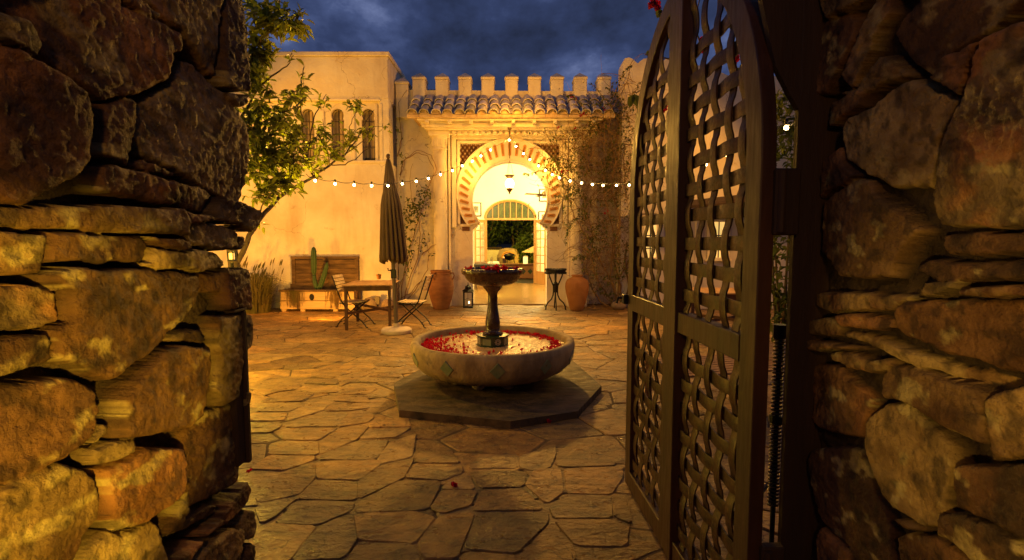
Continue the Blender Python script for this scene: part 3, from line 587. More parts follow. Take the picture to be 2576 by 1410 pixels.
# horseshoe ring, brick insets
outer = arcp(CX, OC, RO, 180+AA, -AA, 48); inr = arcp(CX, IC, RI, 180+AA, -AA, 48)
b = MB(); n = 49
for yy_, off in ((YW-.075, 0),):
    vs = [(x, YW-.075, z) for x, z in outer]+[(x, YW-.075, z) for x, z in inr]+[(x, YW+.001, z) for x, z in outer]+[(x, YW+.03, z) for x, z in inr]
    fs = []
    for i in range(n-1): fs += [(i, i+1, n+i+1, n+i), (i, 2*n+i, 2*n+i+1, i+1), (n+i, n+i+1, 3*n+i+1, 3*n+i)]
    fs += [(0, n, 3*n, 2*n), (n-1, 3*n-1, 4*n-1, 2*n-1)]
    b.add(vs, fs)
ring = b.build('arch_ring', M_TRIM, h)
b = MB()
for P, r_ in ((outer, .022), (inr, .025)): b.tube([(x, YW-.078, z) for x, z in P], r_, 6)
b.build('arch_bead', M_TRIM, ring)
for k in range(29):
    a = 180+AA-4 - (180+2*AA-8)*k/28; ca, sa = math.cos(R(a)), math.sin(R(a))
    po = Vector((CX+RO*ca, 0, OC+RO*sa)); pi_ = Vector((CX+RI*math.cos(R(a)), 0, IC+RI*math.sin(R(a))))
    d = (po-pi_); ln = d.length; d.normalize(); nrm = Vector((-d.z, 0, d.x)); A = pi_+d*ln*.24; B = pi_+d*ln*.84; w0, w1 = .032, .040
    pts = [A-nrm*w0, A+nrm*w0]+[B-d*w1 + (nrm*math.cos(t_)+d*math.sin(t_))*w1 for t_ in [i*math.pi/6 for i in range(7)]]
    b = MB(); b.prism([(p.x, p.z) for p in pts], YW-.088, YW-.072)
    br = b.build('brick_inset', M_BRICK, ring)
    q = MB(); q.bar(A+d*.05+Vector((0, YW-.091, 0)), B-d*.05+Vector((0, YW-.091, 0)), .007, .007, (0, 1, 0)); q.build('brick_joint', M_IRON, br)
# lattice spandrels
LB4 = {}; X0, X1, Z0, Z1 = -1.27, 1.16, 2.03, 3.98
def run(p, q):
    n = 60; seg = None
    for i in range(n+1):
        t_ = i/n; x = p[0]+(q[0]-p[0])*t_; z = p[1]+(q[1]-p[1])*t_
        okk = X0 < x < X1 and Z0 < z < Z1 and math.hypot(x-CX, z-OC) > RO-.02
        if okk:
            if seg is None: seg = (x, z)
            last = (x, z)
        if (not okk or i == n) and seg is not None:
            if math.hypot(last[0]-seg[0], last[1]-seg[1]) > .02: LB4.setdefault(((seg[0]+last[0])/2 < CX, (seg[1]+last[1])/2 < OC), MB()).bar((seg[0], YW-.012, seg[1]), (last[0], YW-.012, last[1]), .05, .03, (0, 1, 0))
            seg = None
for k in range(-30, 44):
    o_ = X0+k*.105; run((o_, Z0), (o_+1.95*.72, Z1)); run((o_, Z1), (o_+1.95*.72, Z0))
for b in LB4.values(): b.build('lattice', M_LATTICE, h)
# brown ground of the lattice on the lower corners
for s_ in (-1, 1):
    xa = CX+s_*1.215; MB().box(min(xa, CX+s_*.98), max(xa, CX+s_*.98), YW-.006, YW-.003, 2.03, 2.34).build('lattice_backing', M_LATTICE, h)
b = MB()       # frame mouldings round the panel
for g, wd, pr in ((0, .07, .05), (.09, .11, .085), (.23, .05, .12)):
    xa, xb, zt = X0-g, X1+g, Z1+g
    b.bbox(xa-wd, xa, YW-pr, YW+.01, (2.03-g if g < .2 else .02), zt+wd, .008); b.bbox(xb, xb+wd, YW-pr, YW+.01, (2.03-g if g < .2 else .02), zt+wd, .008); b.bbox(xa+.001, xb-.001, YW-pr+.003, YW+.01, zt, zt+wd-.003, .008)
b.bbox(X0+.002, -1.02, YW-.047, YW+.01, 1.965, 2.03, .006); b.bbox(.91, X1-.002, YW-.047, YW+.01, 1.965, 2.03, .006)
b.build('panel_frame', M_TRIM, h)
for xx in (-1.14, 1.03): MB().bbox(xx-.09, xx+.09, YW-.02, YW+.01, 1.86, 1.98, .004).build('clay_plaque', M_LATTICE, h)
for cx_ in (-1.745, 1.59):
    b = MB(); b.bbox(cx_-.24, cx_+.24, 12.40, 12.93, 0, .22, .02).bbox(cx_-.21, cx_+.21, 12.43, 12.92, .219, .27, .02)
    b.lathe([(.205, .27), (.2, .30), (.185, .33), (.18, .36), (.18, 3.3), (.172, 3.79), (.19, 3.81), (.19, 3.85), (.172, 3.86), (.18, 3.91), (.2, 4.07), (.235, 4.12)], 28, (cx_, 12.66, 0))
    for j in range(10):
        a = 2*math.pi*j/10; b.bbox(-.03, .03, -.015, .015, 3.89, 4.11, .01, Matrix.Translation((cx_+.19*math.cos(a), 12.66+.19*math.sin(a), 0)) @ Matrix.Rotation(a+math.pi/2, 4, 'Z'))
    b.bbox(cx_-.25, cx_+.25, 12.40, 12.93, 4.12, 4.234, .015)
    b.build('column', M_PLASTER, h, True, 35)
# canopy: beams, dentils, rafter tails
b = MB(); b.bbox(-2.06, 1.95, 12.28, 12.92, 4.235, 4.31, .012).bbox(-2.12, 2.0, 12.22, 12.3, 4.27, 4.335, .01).bbox(-2.2, 2.1, 12.10, 12.93, 4.40, 4.445, .01).bbox(-2.14, 2.04, 12.24, 12.9, 4.33, 4.402, .01)
fas = b.build('canopy_beam', M_TRIM, h)
b = MB()
for i in range(20): x = -1.38+i*.139; b.bbox(x-.04, x+.04, YW-.13, YW+.005, 3.96+.27, 4.05, .004) if False else b.bbox(x-.042, x+.042, YW-.30, YW-.24, 4.14, 4.232, .004)
b.bbox(-1.5, 1.4, YW-.24, YW+.0, 4.16, 4.234, .005)
b.build('dentils', M_TRIM, fas)
for x in (-1.98, -1.45, -.95, -.46, .03, .52, 1.0, 1.5, 1.9): MB().bbox(x-.04, x+.04, 12.06, 12.3, 4.336, 4.398, .006).build('rafter_tail', M_TRIM, fas)
b = MB(); b.use_tint = True
ER = Vector((0, 12.0, 4.50)); RD = Vector((0, .9, .62)); n18 = 18
slope = RD.normalized(); upn = Vector((0, -slope.z, slope.y))
for i in range(n18):
    xc = -2.28+i*(4.52/(n18-1)); 
    for c_ in range(3):
        b.tint = tnt(.7, 1.3, .05); a0 = c_*.335; L_ = .43; p0 = ER+slope*a0; r0, r1 = .118+rnd.uniform(-.006, .006), .098; lift = .03
        skew = rnd.uniform(-.018, .018); vs = []; nn = 9
        for (tt, rr_) in ((0, r0), (L_, r1)):
            for th_ in (0, -.016):
                for j in range(nn):
                    a = math.pi*j/(nn-1); q = p0+slope*tt+upn*((rr_+th_)*math.sin(a)*.95+(lift if tt == 0 else 0.0)); vs.append((xc+skew*(1-tt)+(rr_+th_)*math.cos(a), q.y, q.z))
        fs = []
        for j in range(nn-1): fs += [(j, j+1, 2*nn+j+1, 2*nn+j), (nn+j, 3*nn+j, 3*nn+j+1, nn+j+1), (j, nn+j, nn+j+1, j+1)]
        b.add(vs, fs)
    for c_ in range(3):        # pan tile between
        b.tint = tnt(.7, 1.2, .05); p0 = ER+slope*(c_*.335+.02)
        vs = []
        for tt in (0, .43):
            for j in range(5):
                a = math.pi*(1+j/4); q = p0+slope*tt+upn*(.085*math.sin(a)*.6+.05+(.02 if tt == 0 else 0)); vs.append((xc+.133+.085*math.cos(a), q.y, q.z))
        b.add(vs, [(j, 5+j, 6+j, j+1) for j in range(4)])
b.build('roof_tiles', M_TILE, h, True, 40)
b = MB()
for i in range(n18):
    xc = -2.28+i*(4.52/(n18-1)); vs = [(xc, 12.02, 4.52)]
    for j in range(9): a = math.pi*j/8; vs.append((xc+.100*math.cos(a), 12.022+rnd.uniform(-.008, .008), 4.52+.115*math.sin(a)*rnd.uniform(.9, 1)))
    b.add(vs, [(0, j+1, j+2) for j in range(8)]); b.bbox(xc-.14, xc+.14, 12.03, 12.14, 4.44, 4.53+rnd.uniform(-.01, .015), .02)
b.box(-2.3, 2.2, 12.1, 12.93, 4.446, 4.48); b.add([(-2.3,12.05,4.49),(2.2,12.05,4.49),(2.2,12.93,5.08),(-2.3,12.93,5.08)], [(0,1,2,3)])
b.build('eave_mortar', M_MORTAR, h)
# hall behind the arch
b = MB(); b.box(-3.55, -3.4, 13.21, 19.3, 0, 5).box(3.4, 3.55, 13.21, 19.3, 0, 5).box(-3.55, 3.55, 13.21, 19.3, 5, 5.1)
b.box(-3.4, -1.01, 13.09, 13.2, 0.02, 5).box(.9, 3.4, 13.09, 13.2, 0.02, 5)
b.build('hall_wall', M_HALL, h)
DX0, DX1, DZ = -.95, .83, 2.42; dcx = (DX0+DX1)/2
arch = [(dcx+.94*math.cos(R(180-180*i/24)), DZ+.04+.66*math.sin(R(180-180*i/24))) for i in range(25)]
poly = [(-3.4, .02), (-3.4, 4.999), (3.4, 4.999), (3.4, .02), (DX1, .02), (DX1, DZ)]+arch[::-1]+[(DX0, DZ), (DX0, .02)]
MB().prism(poly, 19.3, 19.42).build('hall_end_wall', M_HALL, h)
fl = MB(); fl.tube([(x, 19.27, z) for x, z in arch], .055, 6).bbox(DX0-.06, DX1+.06, 19.2, 19.31, DZ-.03, DZ+.05, .01)
fl.bbox(DX0-.05, DX0+.01, 19.22, 19.44, 0.02, DZ, .006).bbox(DX1-.01, DX1+.05, 19.22, 19.44, 0.02, DZ, .006)
fan = fl.build('fanlight_frame', M_DOORW, h)
b = MB()
for i in range(1, 8):
    x = DX0+(DX1-DX0)*i/8; zt = DZ+.04+.66*math.sqrt(max(0, 1-((x-dcx)/.94)**2)); b.bar((x, 19.27, DZ+.03), (x, 19.27, zt), .035, .03, (0, 1, 0))
b.build('glazing_bars', M_DOORW, fan)
MB().prism([(x, z) for x, z in arch], 19.285, 19.29).build('fanlight_glass', mat('olive_lit_pane', (0.085, 0.09, 0.02), (0.03, 0.045, 0.012), 3, 0.3, spec=0.5), fan)  # opaque pane; the lit green of the garden is put into its colour
for nm, hx, ang in (('left', DX0-.02, 247), ('right', DX1+.02, -67)):
    pass
def hall_door(hx, ang):
    mt = Matrix.Translation((hx, 19.22, 0)) @ Matrix.Rotation(R(ang), 4, 'Z')
    b = MB(); Wd = .88
    for x0, x1 in ((0, .1), (Wd-.1, Wd)): b.bbox(x0, x1, -.02, .02, .03, 2.4, .005, mt)
    b.bbox(.1, Wd-.1, -.018, .018, .03, .5, .005, mt).bbox(.1, Wd-.1, -.018, .018, 2.29, 2.4, .005, mt)
    d = b.build('door_leaf', M_DOORW, h)
    g = MB(); g.bbox(Wd/2-.015, Wd/2+.015, -.015, .015, .5, 2.29, .003, mt)
    for i in range(1, 6): z = .5+i*(1.79/6); g.bbox(.1, Wd-.1, -.013, .013, z-.015, z+.015, .003, mt)
    g.build('glazing_bars', M_DOORW, d)
hall_door(DX0-.03, -114); hall_door(DX1+.03, -66)
# pictures on the hall end wall
def picture(x0, y0, x1, y1, label, Y=19.29):
    a = atY(x0, y0, Y); c = atY(x1, y1, Y); t = thing('framed_picture', label, 'picture', (a.x, Y, c.z), 'framed pictures in the hall')
    MB().bbox(a.x, c.x, Y-.04, Y, c.z, a.z, .006).build('frame', M_BLACK, t)
    MB().box(a.x+.04, c.x-.04, Y-.044, Y-.04, c.z+.04, a.z-.04).build('mount', M_PAPER, t)
    wx, wz = (c.x-a.x)*.28, (a.z-c.z)*.27
    MB().box(a.x+wx, c.x-wx, Y-.047, Y-.044, c.z+wz, a.z-wz).build('print', M_PRINT, t)
picture(1184, 510, 1211, 545, 'framed picture with a cream mount left of the arched fanlight')
picture(1356, 476, 1385, 508, 'upper framed picture right of the arched fanlight, partly behind the arch')
picture(1354, 532, 1383, 562, 'lower framed picture right of the arched fanlight')
# ================================================================ side wings
def horseshoe(cx, z0, zs, r, n=14, body=None):
    body = body or r*1.05
    pts = [(cx-body, z0), (cx-body, zs-r*.78)]
    pts += [(cx-r*.86, zs-r*.62)]
    pts += [(cx+r*math.cos(R(205-230*i/n)), zs+r*math.sin(R(205-230*i/n))) for i in range(n+1)]
    pts += [(cx+r*.86, zs-r*.62), (cx+body, zs-r*.78), (cx+body, z0)]
    return pts
YB = 12.2
lw = thing('side_wing', 'tall plain white block with horseshoe windows at the left of the battlemented wall', 'building', (-2.9, YB, 0))
xc_ = atY(975, 128, YB).x; ztop = atY(975, 131, YB).z
zled = atY(900, 250, YB).z; zsil = atY(900, 408, YB).z
wins = [(atY(x, 300, YB+.1).x) for x in (775, 850, 927)]
zw0 = atY(850, 404, YB+.1).z; zws = atY(850, 291, YB+.1).z
# upper block and lower wall; the band between is set back 7 cm and pierced by the windows
MB().bbox(-9.5, xc_, YB, 15.2, zled, ztop-.10, .015).bbox(-9.5, xc_+.04, YB-.04, 15.22, ztop-.10, ztop, .012).build('upper_wall', M_PLASTER, lw)
MB().bbox(-9.5, xc_, YB, 15.1, -.02, zsil, .02).build('lower_wall', M_PLASTER, lw)
xr0 = xc_-.20
poly = [(-9.5, zsil-.001), (-9.5, zled+.001), (xr0, zled+.001), (xr0, zsil-.001)]
b = MB()
cuts = sorted(wins); edges = [-9.5]+[ (cuts[i]+cuts[i+1])/2 for i in range(2)]+[xr0]
edges[1:1] = [cuts[0]-.42]
b.box(-9.5, cuts[0]-.42, YB+.07, YB+.3, zsil, zled)
for i, cx_ in enumerate(cuts):
    xa = cuts[0]-.42 if i == 0 else (cuts[i-1]+cuts[i])/2; xb = xr0 if i == 2 else (cuts[i]+cuts[i+1])/2
    hs = horseshoe(cx_, zw0, zws, .15, body=.155)
    if i == 2: b.prism([(xa, zsil), (xa, zled), (xb, zled), (xb, zsil), (cx_+.155, zsil)]+[(cx_+.155, zw0)]*0+hs[::-1]+[(cx_-.155, zsil)], YB+.07, YB+.3)
    else: b.prism([(xa, zsil), (xa, zled), (xb, zled), (xb, zsil), (cx_+.155, zsil)]+hs[::-1]+[(cx_-.155, zsil)], YB+.07, YB+.3)
b.box(xr0, xc_-.001, YB+.004, YB+.4, zsil, zled)
b.build('window_band', M_PLASTER, lw)
b = MB(); b.bbox(-9.4, xc_-.19, YB-.035, YB+.09, zled-.045, zled+.01, .012).bbox(cuts[0]-.6, xc_-.02, YB-.03, YB+.1, zsil-.03, zsil+.035, .01).bbox(xr0-.02, xr0+.05, YB-.02, YB+.09, zsil+.03, zled-.1, .01).bbox(xr0-.14, xr0-.07, YB+.03, YB+.09, zsil+.03, zled-.1, .01)
for i in (0, 1): xm = (cuts[i]+cuts[i+1])/2; b.bbox(xm-.05, xm+.05, YB+.03, YB+.09, zsil+.03, zled-.25, .01)
b.build('pilaster_trim', M_TRIM, lw)
for i, cx_ in enumerate(cuts):
    q = MB(); hs = horseshoe(cx_, zsil+.03, zws, .142, body=.147); q.prism(hs, YB+.26, YB+.28); wd_ = q.build('window', M_CURTAIN, lw)
    g = MB(); g.bar((cx_, YB+.17, zsil+.04), (cx_, YB+.17, zws+.14), .014, .014, (0, 1, 0))
    for z in (zws-.13, zws-.42, zws-.72): g.bar((cx_-.15, YB+.17, z), (cx_+.15, YB+.17, z), .014, .014, (0, 1, 0))
    g.tube([(x, YB+.15, z) for x, z in horseshoe(cx_, zsil+.03, zws, .147, body=.15)], .009, 5); g.build('window_grille', M_BLACK, wd_)
    MB().box(cx_-.14, cx_+.14, YB+.22, YB+.255, zsil+.035, zsil+.12).build('window_sash', M_BLACK, wd_)
# right wing with notched top
YR = 12.35
rw = thing('side_wing', 'tall white block with notched battlements at the right, seen partly through the gate', 'building', (2.8, YR, 0))
xa = atY(1567, 300, YR).x; pts = [(xa, -.02)]
px2 = [(1567,160),(1572,147),(1583,145),(1590,148),(1598,155),(1604,160),(1612,153),(1620,148),(1634,147),(1650,165),(1662,158),(1676,148),(1690,148),(1704,165),(1716,158),(1728,150),(1742,148),(1757,166),(1770,160),(1785,164),(1800,176),(1830,190),(1880,192),(2100,192)]
for x, y in px2: p = atY(x, y, YR); pts.append((p.x, p.z))
pts.append((pts[-1][0], -.02)); MB().prism(pts, YR, YR+.5).build('wall', M_PLASTER, rw)
# low porch with lit windows
pr = thing('lit_porch', 'low grey porch wall with lit windows under a dark sloping awning, seen through the gate', 'porch', (4.5, 12.0, 0))
YP = 12.0; xa = atY(1600, 600, YP).x; zt = atY(1800, 538, YP).z
MB().bbox(xa, 9.0, YP, YP+.3, 0, zt, .02).build('wall', M_PLASTER2, pr)
b = MB(); b.bbox(xa-.05, 9.0, YP-.05, YP+.32, zt, zt+.07, .01)
for x in (1660, 1758, 1845, 1905): q = atY(x, 600, YP).x; b.bbox(q-.09, q+.09, YP-.05, YP+.01, .0, zt-.001, .012)
b.build('porch_trim', M_PLASTER2, pr)
for (x0, x1) in ((1621, 1650), (1786, 1828), (1870, 1910)):
    a = atY(x0, 559, YP-.02); c = atY(x1, 648, YP-.02)
    wn = MB().bbox(a.x, c.x, YP-.03, YP-.002, c.z, a.z, .003).build('window', M_WIN, pr)
    g = MB(); g.bbox(a.x-.05, a.x, YP-.07, YP+.01, c.z-.03, a.z+.05, .004).bbox(c.x, c.x+.05, YP-.07, YP+.01, c.z-.03, a.z+.05, .004).bbox(a.x+.001, c.x-.001, YP-.065, YP+.01, a.z, a.z+.047, .004).bbox(a.x+.001, c.x-.001, YP-.065, YP+.01, c.z-.03, c.z, .004).build('window_frame', M_TRIM, wn)
    g = MB(); xm = (a.x+c.x)/2; g.box(xm-.012, xm+.012, YP-.045, YP-.031, c.z, a.z); zm = (a.z*.62+c.z*.38); g.box(a.x, c.x, YP-.044, YP-.032, zm-.012, zm+.012); g.box(a.x, c.x, YP-.044, YP-.032, c.z*.75+a.z*.25-.01, c.z*.75+a.z*.25+.01); g.build('window_bars', M_BLACK, wn)
    MB().bbox(a.x-.09, c.x+.09, YP-.11, YP, c.z-.09, c.z-.031, .008).build('window_sill', M_TRIM, wn)
b = MB(); b.add([(xa+.9, YP-.9, zt+.12), (9, YP-.9, zt+.5), (9, YP+.1, zt+.85), (xa+1.1, YP+.1, zt+.3), (xa+.9, YP-.9, zt+.06), (9, YP-.9, zt+.4), (9, YP+.1, zt+.78), (xa+1.1, YP+.1, zt+.22)], [(0,1,2,3),(4,7,6,5),(0,4,5,1),(1,5,6,2),(2,6,7,3),(3,7,4,0)]); b.build('awning_roof', M_POST, pr)
#PART3
M_MOUNT = mat('pale_tile_mount', (0.34, 0.27, 0.16), (0.24, 0.18, 0.11), 14, 0.75, 0.4, 40)
# ================================================================ fountain
FX, FY = -.215, 5.66
f = thing('fountain', 'two-tier fountain with a round stone basin, green diamond tiles and a dark glazed upper bowl', 'fountain', (FX, FY, 0))
sp = [atZ(991, 964, .065), atZ(1004, 1032, .065), atZ(1284, 1060, .065), atZ(1453, 1035, .065), atZ(1513, 971, .065)]
sp = [(p.x, p.y) for p in sp]+[(.78, 6.55), (-.05, 6.95), (-.95, 6.6)]
MB().prism(sp, -.02, .065, 'z').build('base_slab', M_SLAB, f)
b = MB()
for i in range(9): a = i*.7+.2; b.ico((FX+.42*math.cos(a), FY+.42*math.sin(a), .105), .075, 2, (1.1, 1, .8), .1)
b.build('support_stones', M_BOULDER, f)
prof = [(.35, .13), (.52, .135), (.68, .165), (.80, .22), (.875, .30), (.905, .39), (.912, .46), (.905, .505), (.885, .522), (.85, .524), (.822, .512), (.81, .47), (.80, .40), (.74, .33), (.0, .30)]
bas = MB().lathe(prof, 96, (FX, FY, 0), lambda a, z: 1+.006*math.sin(a*5+1)+.003*math.sin(a*13)).build('basin', M_CONC, f, True, 60)
for k in range(11):
    a = R(-90+5+k*32.73); c = Vector((FX+.885*math.cos(a), FY+.885*math.sin(a), .375)); nrm = Vector((math.cos(a), math.sin(a), -.3)).normalized(); tx = Vector((-math.sin(a), math.cos(a), 0)); ty = nrm.cross(tx).normalized()
    b = MB(); s_ = .082
    base = [c+tx*s_, c+ty*s_*1.1, c-tx*s_, c-ty*s_*1.1]; base = [p-nrm*.025 for p in base]; top = [c+(p+nrm*.025-c)*.9+nrm*.018 for p in base]
    b.add(base+top, [(0,1,5,4),(1,2,6,5),(2,3,7,6),(3,0,4,7),(4,5,6,7)]); dt = b.build('diamond_tile', M_GREEN, bas); mb = MB(); Bs = [c+(p-c)*1.28-nrm*.022 for p in base]; Tp = [p+nrm*.024 for p in Bs]; mb.add(Bs+Tp, [(0,1,5,4),(1,2,6,5),(2,3,7,6),(3,0,4,7),(4,5,6,7)]); mb.build('tile_mount', M_MOUNT, bas)
# water: rippled sheet
b = MB(); n1_, n2_ = 46, 96; rr_ = random.Random(2)
for i in range(n1_+1):
    r_ = .12+(.808-.12)*i/n1_
    for j in range(n2_):
        a = 2*math.pi*j/n2_; x, y = r_*math.cos(a), r_*math.sin(a)
        fall = math.exp(-((x-.2)**2+(y+.1)**2)/.05)
        z = .452+.0025*math.sin(34*r_)*(1-i/n1_)+.0016*rr_.uniform(-1, 1)+fall*.006*rr_.uniform(-1, 1); b.v.append((FX+x, FY+y, z))
for i in range(n1_):
    for j in range(n2_): b.face((i*n2_+j, i*n2_+(j+1) % n2_, (i+1)*n2_+(j+1) % n2_, (i+1)*n2_+j))
b.build('water', M_WATER, f, True)
oct_ = lambda r, z0, z1, b_: b_.lathe([(r, z0), (r, z1)], 8, (FX, FY, 0), None)
b = MB(); b.lathe([(.195, .30), (.195, .452), (.172, .46), (.172, .545), (.185, .55), (.185, .565), (.12, .568), (.0, .569)], 8, (FX, FY, 0)); ped = b.build('pedestal', M_DKGREEN, f)
for k in range(8):
    a = 2*math.pi*(k+.5)/8; c = Vector((FX+.161*math.cos(a), FY+.161*math.sin(a), .503)); tx = Vector((-math.sin(a), math.cos(a), 0)); b = MB()
    P = lambda u, v: c+tx*u+Vector((0, 0, v))
    if k % 2 == 0:
        for rr2 in (.030, .018): b.tube([P(rr2*math.cos(t*math.pi/8), rr2*math.sin(t*math.pi/8)*1.05) for t in range(17)], .0022, 4, False)
        for t in range(8): b.tube([P(.010*math.cos(t*math.pi/4), .010*math.sin(t*math.pi/4)), P(.038*math.cos(t*math.pi/4), .036*math.sin(t*math.pi/4))], .002, 4)
        b.build('tile_ornament', M_PATTERN, ped)
    else: b.add([P(-.05, -.036), P(.05, -.036), P(.05, .036), P(-.05, .036)], [(0,1,2,3)]); b.build('green_tile', M_GREEN, ped)
st = [(.11, .565), (.115, .585), (.09, .60), (.078, .615), (.082, .65), (.083, .70), (.076, .75), (.064, .82), (.056, .90), (.053, .98), (.055, 1.03), (.075, 1.055), (.10, 1.085), (.115, 1.115)]
MB().lathe(st, 32, (FX, FY, 0)).build('stem', M_GLAZE, f, True, 60)
sc_f = lambda a, z: 1+(.022*abs(math.sin(a*12))-.01)*(1 if z > 1.22 else 0)
bw = [(.08, 1.108), (.17, 1.118), (.25, 1.145), (.295, 1.19), (.305, 1.225), (.335, 1.245), (.345, 1.275), (.335, 1.302), (.315, 1.305), (.30, 1.285), (.28, 1.25), (.0, 1.24)]
bowl = MB().lathe(bw, 96, (FX, FY, 0), sc_f).build('upper_bowl', M_GLAZE, f, True, 70)
MB().lathe([(.0, 1.288), (.302, 1.288)], 48, (FX, FY, 0)).build('bowl_water', M_WATER, bowl)
MB().lathe([(.010, 1.285), (.014, 1.33), (.017, 1.38), (.014, 1.42), (.0, 1.435)], 10, (FX-.01, FY, 0)).build('water_jet', M_JET, f, True)
# blossoms
def bract(b, c, s, r=rnd):
    d = Vector((r.uniform(-1, 1), r.uniform(-1, 1), r.uniform(0.1, 1))).normalized()
    for k in range(3):
        u, v = ortho(d); a = k*2.1+r.uniform(-.3, .3); dd = (u*math.cos(a)+v*math.sin(a)+d*.5).normalized()
        b.leaf(c, dd, d, s*r.uniform(.8, 1.1), s*.8, -.3)
blos = [(-.21, -.235, .03), (-.05, -.31, .05), (.06, -.33, .055), (.14, -.28, .045), (-.27, -.15, .03), (.27, -.17, .035), (.02, -.30, .04)]
for i, (x, y, s_) in enumerate(blos):
    lb = ['red blossom cluster on the left front of the upper bowl rim', 'large red blossom cluster at the middle of the upper bowl rim', 'red blossoms just right of the middle of the upper bowl rim', 'red blossom hanging over the right front of the bowl rim', 'small red blossom at the far left of the upper bowl rim', 'small red blossom at the far right of the upper bowl rim', 'red blossom tucked behind the middle cluster on the bowl'][i]
    b = MB()
    for k in range(9): bract(b, Vector((FX+x+rnd.uniform(-.03, .03), FY+y+rnd.uniform(-.02, .02), 1.30+rnd.uniform(-.03, .03))), s_*.75)
    tag(b.build('blossom', M_RED), lb, 'flower', 'red blossoms on the upper bowl')
b = MB()
for k in range(900):
    u = rnd.random()
    if u < .33: a = R(rnd.gauss(200, 26)); r_ = .8-abs(rnd.gauss(0, .16))
    elif u < .52: a = R(rnd.gauss(253, 13)); r_ = .74-abs(rnd.gauss(0, .05))
    elif u < .66: a = R(rnd.gauss(288, 5)); r_ = .72-abs(rnd.gauss(0, .03))
    elif u < .85: a = R(rnd.gauss(60, 34)); r_ = .76-abs(rnd.gauss(0, .05))
    elif u < .94: a = R(rnd.gauss(0, 24)); r_ = .74-abs(rnd.gauss(0, .06))
    else: a = rnd.uniform(0, 6.28); r_ = rnd.uniform(.3, .78)
    r_ = min(max(r_, .25), .775); c = Vector((FX+r_*math.cos(a), FY+r_*math.sin(a), .458+rnd.uniform(0, .008)))
    if rnd.random() < .62: bract(b, c, rnd.uniform(.020, .034))
    else: b.leaf(c, (rnd.uniform(-1, 1), rnd.uniform(-1, 1), .15), (0, 0, 1), .02, .014, 0)
tag(b.build('floating_blossoms', M_RED), 'scatter of red petals and blossoms afloat in the basin', 'petals', kind='stuff')
def fallen(px, py, s_, label):
    b = MB(); c = atZ(px, py, .012)
    for k in range(4): bract(b, c+Vector((rnd.uniform(-.01, .01), rnd.uniform(-.01, .01), 0)), s_)
    tag(b.build('fallen_blossom', M_RED), label, 'flower', 'blossoms fallen on the paving')
fallen(1140, 1222, .028, 'red blossom lying alone on the paving at the bottom centre')
fallen(1381, 1062, .03, 'dark red blossom beside the front edge of the fountain slab')
fallen(628, 1186, .02, 'small red petal on the paving beside the left wall')
fallen(1766, 1278, .02, 'small red petal on the paving seen through the gate')
b = MB()
for k in range(70):
    p = atZ(rnd.uniform(640, 1560), rnd.uniform(800, 1390), .008); b.leaf(p, (rnd.uniform(-1, 1), rnd.uniform(-1, 1), .1), (0, 0, 1), rnd.uniform(.012, .04), rnd.uniform(.005, .016), .2)
tag(b.build('leaf_litter', M_STRAW), 'dry leaf scraps scattered on the paving', 'litter', kind='stuff')
# ================================================================ closed umbrella
ux, uy = -2.03, 8.9
u = thing('closed_umbrella', 'tall folded olive patio umbrella on a round pale base beside the table', 'umbrella', (ux, uy, 0))
MB().lathe([(.25, 0), (.265, .02), (.265, .06), (.24, .085), (.1, .10), (.05, .11), (.05, .17), (.0, .17)], 40, (ux, uy, 0)).build('base', M_PALEC, u, True, 40)
top = Vector((ux-.09, uy, 3.0)); bot = Vector((ux, uy, .1)); P = lambda z: bot.lerp(top, (z-.1)/2.9)
MB().tube([P(.1), P(1.4)], .033, 12).tube([P(1.3), P(2.98)], .024, 10).build('pole', M_POLE, u, True, 50)
b = MB(); c = P(1.02); b.bbox(c.x-.045, c.x+.045, c.y-.04, c.y+.04, .96, 1.12, .012); b.tube([c+Vector((-.05, -.02, .08)), c+Vector((-.09, -.03, .08)), c+Vector((-.095, -.03, .12))], .011, 6); b.tube([c+Vector((-.03, 0, .08)), c+Vector((-.06, 0, .08))], .016, 8); b.build('crank', M_BLACK, u)
b = MB(); nf = 16; NZ = 22; NA = nf*6
for i in range(NZ+1):
    t_ = i/NZ; z = 3.0-t_*1.72; R0 = .03+.115*min(1, t_*2.2)**.8+.10*max(0, t_-.25)/.75
    if .30 < t_ < .36: R0 *= .93
    for j in range(NA):
        a = 2*math.pi*j/NA; ph = a*nf/2; fold = .5+.5*math.cos(ph*2+.6*math.sin(t_*5)); amp = (.10+.30*t_)
        q = R0*(1-amp*fold**1.5)*(1+.05*math.sin(3*a+1)); zz = z-(.05*fold if i == NZ else 0)+(.03*math.sin(a*3) if i == NZ else 0); c = P(zz); b.v.append((c.x+q*math.cos(a), c.y+q*math.sin(a), zz))
for i in range(NZ):
    for j in range(NA): b.face((i*NA+j, i*NA+(j+1) % NA, (i+1)*NA+(j+1) % NA, (i+1)*NA+j))
cn = b.build('canopy', M_CANVAS, u, True)
sf = cn.modifiers.new('s', 'SOLIDIFY'); sf.thickness = .004
b = MB(); c = P(2.35)
b.lathe([(.104, 0), (.112, .004), (.112, .03), (.104, .034)], 32, (c.x, c.y, 2.32)); b.build('tie_strap', M_CANVAS, u, True)
MB().lathe([(.012, 0), (.02, .02), (.034, .045), (.038, .065), (.03, .09), (.012, .105), (.0, .108)], 16, (top.x, top.y, 2.99)).build('finial', M_REDWOOD, u, True)
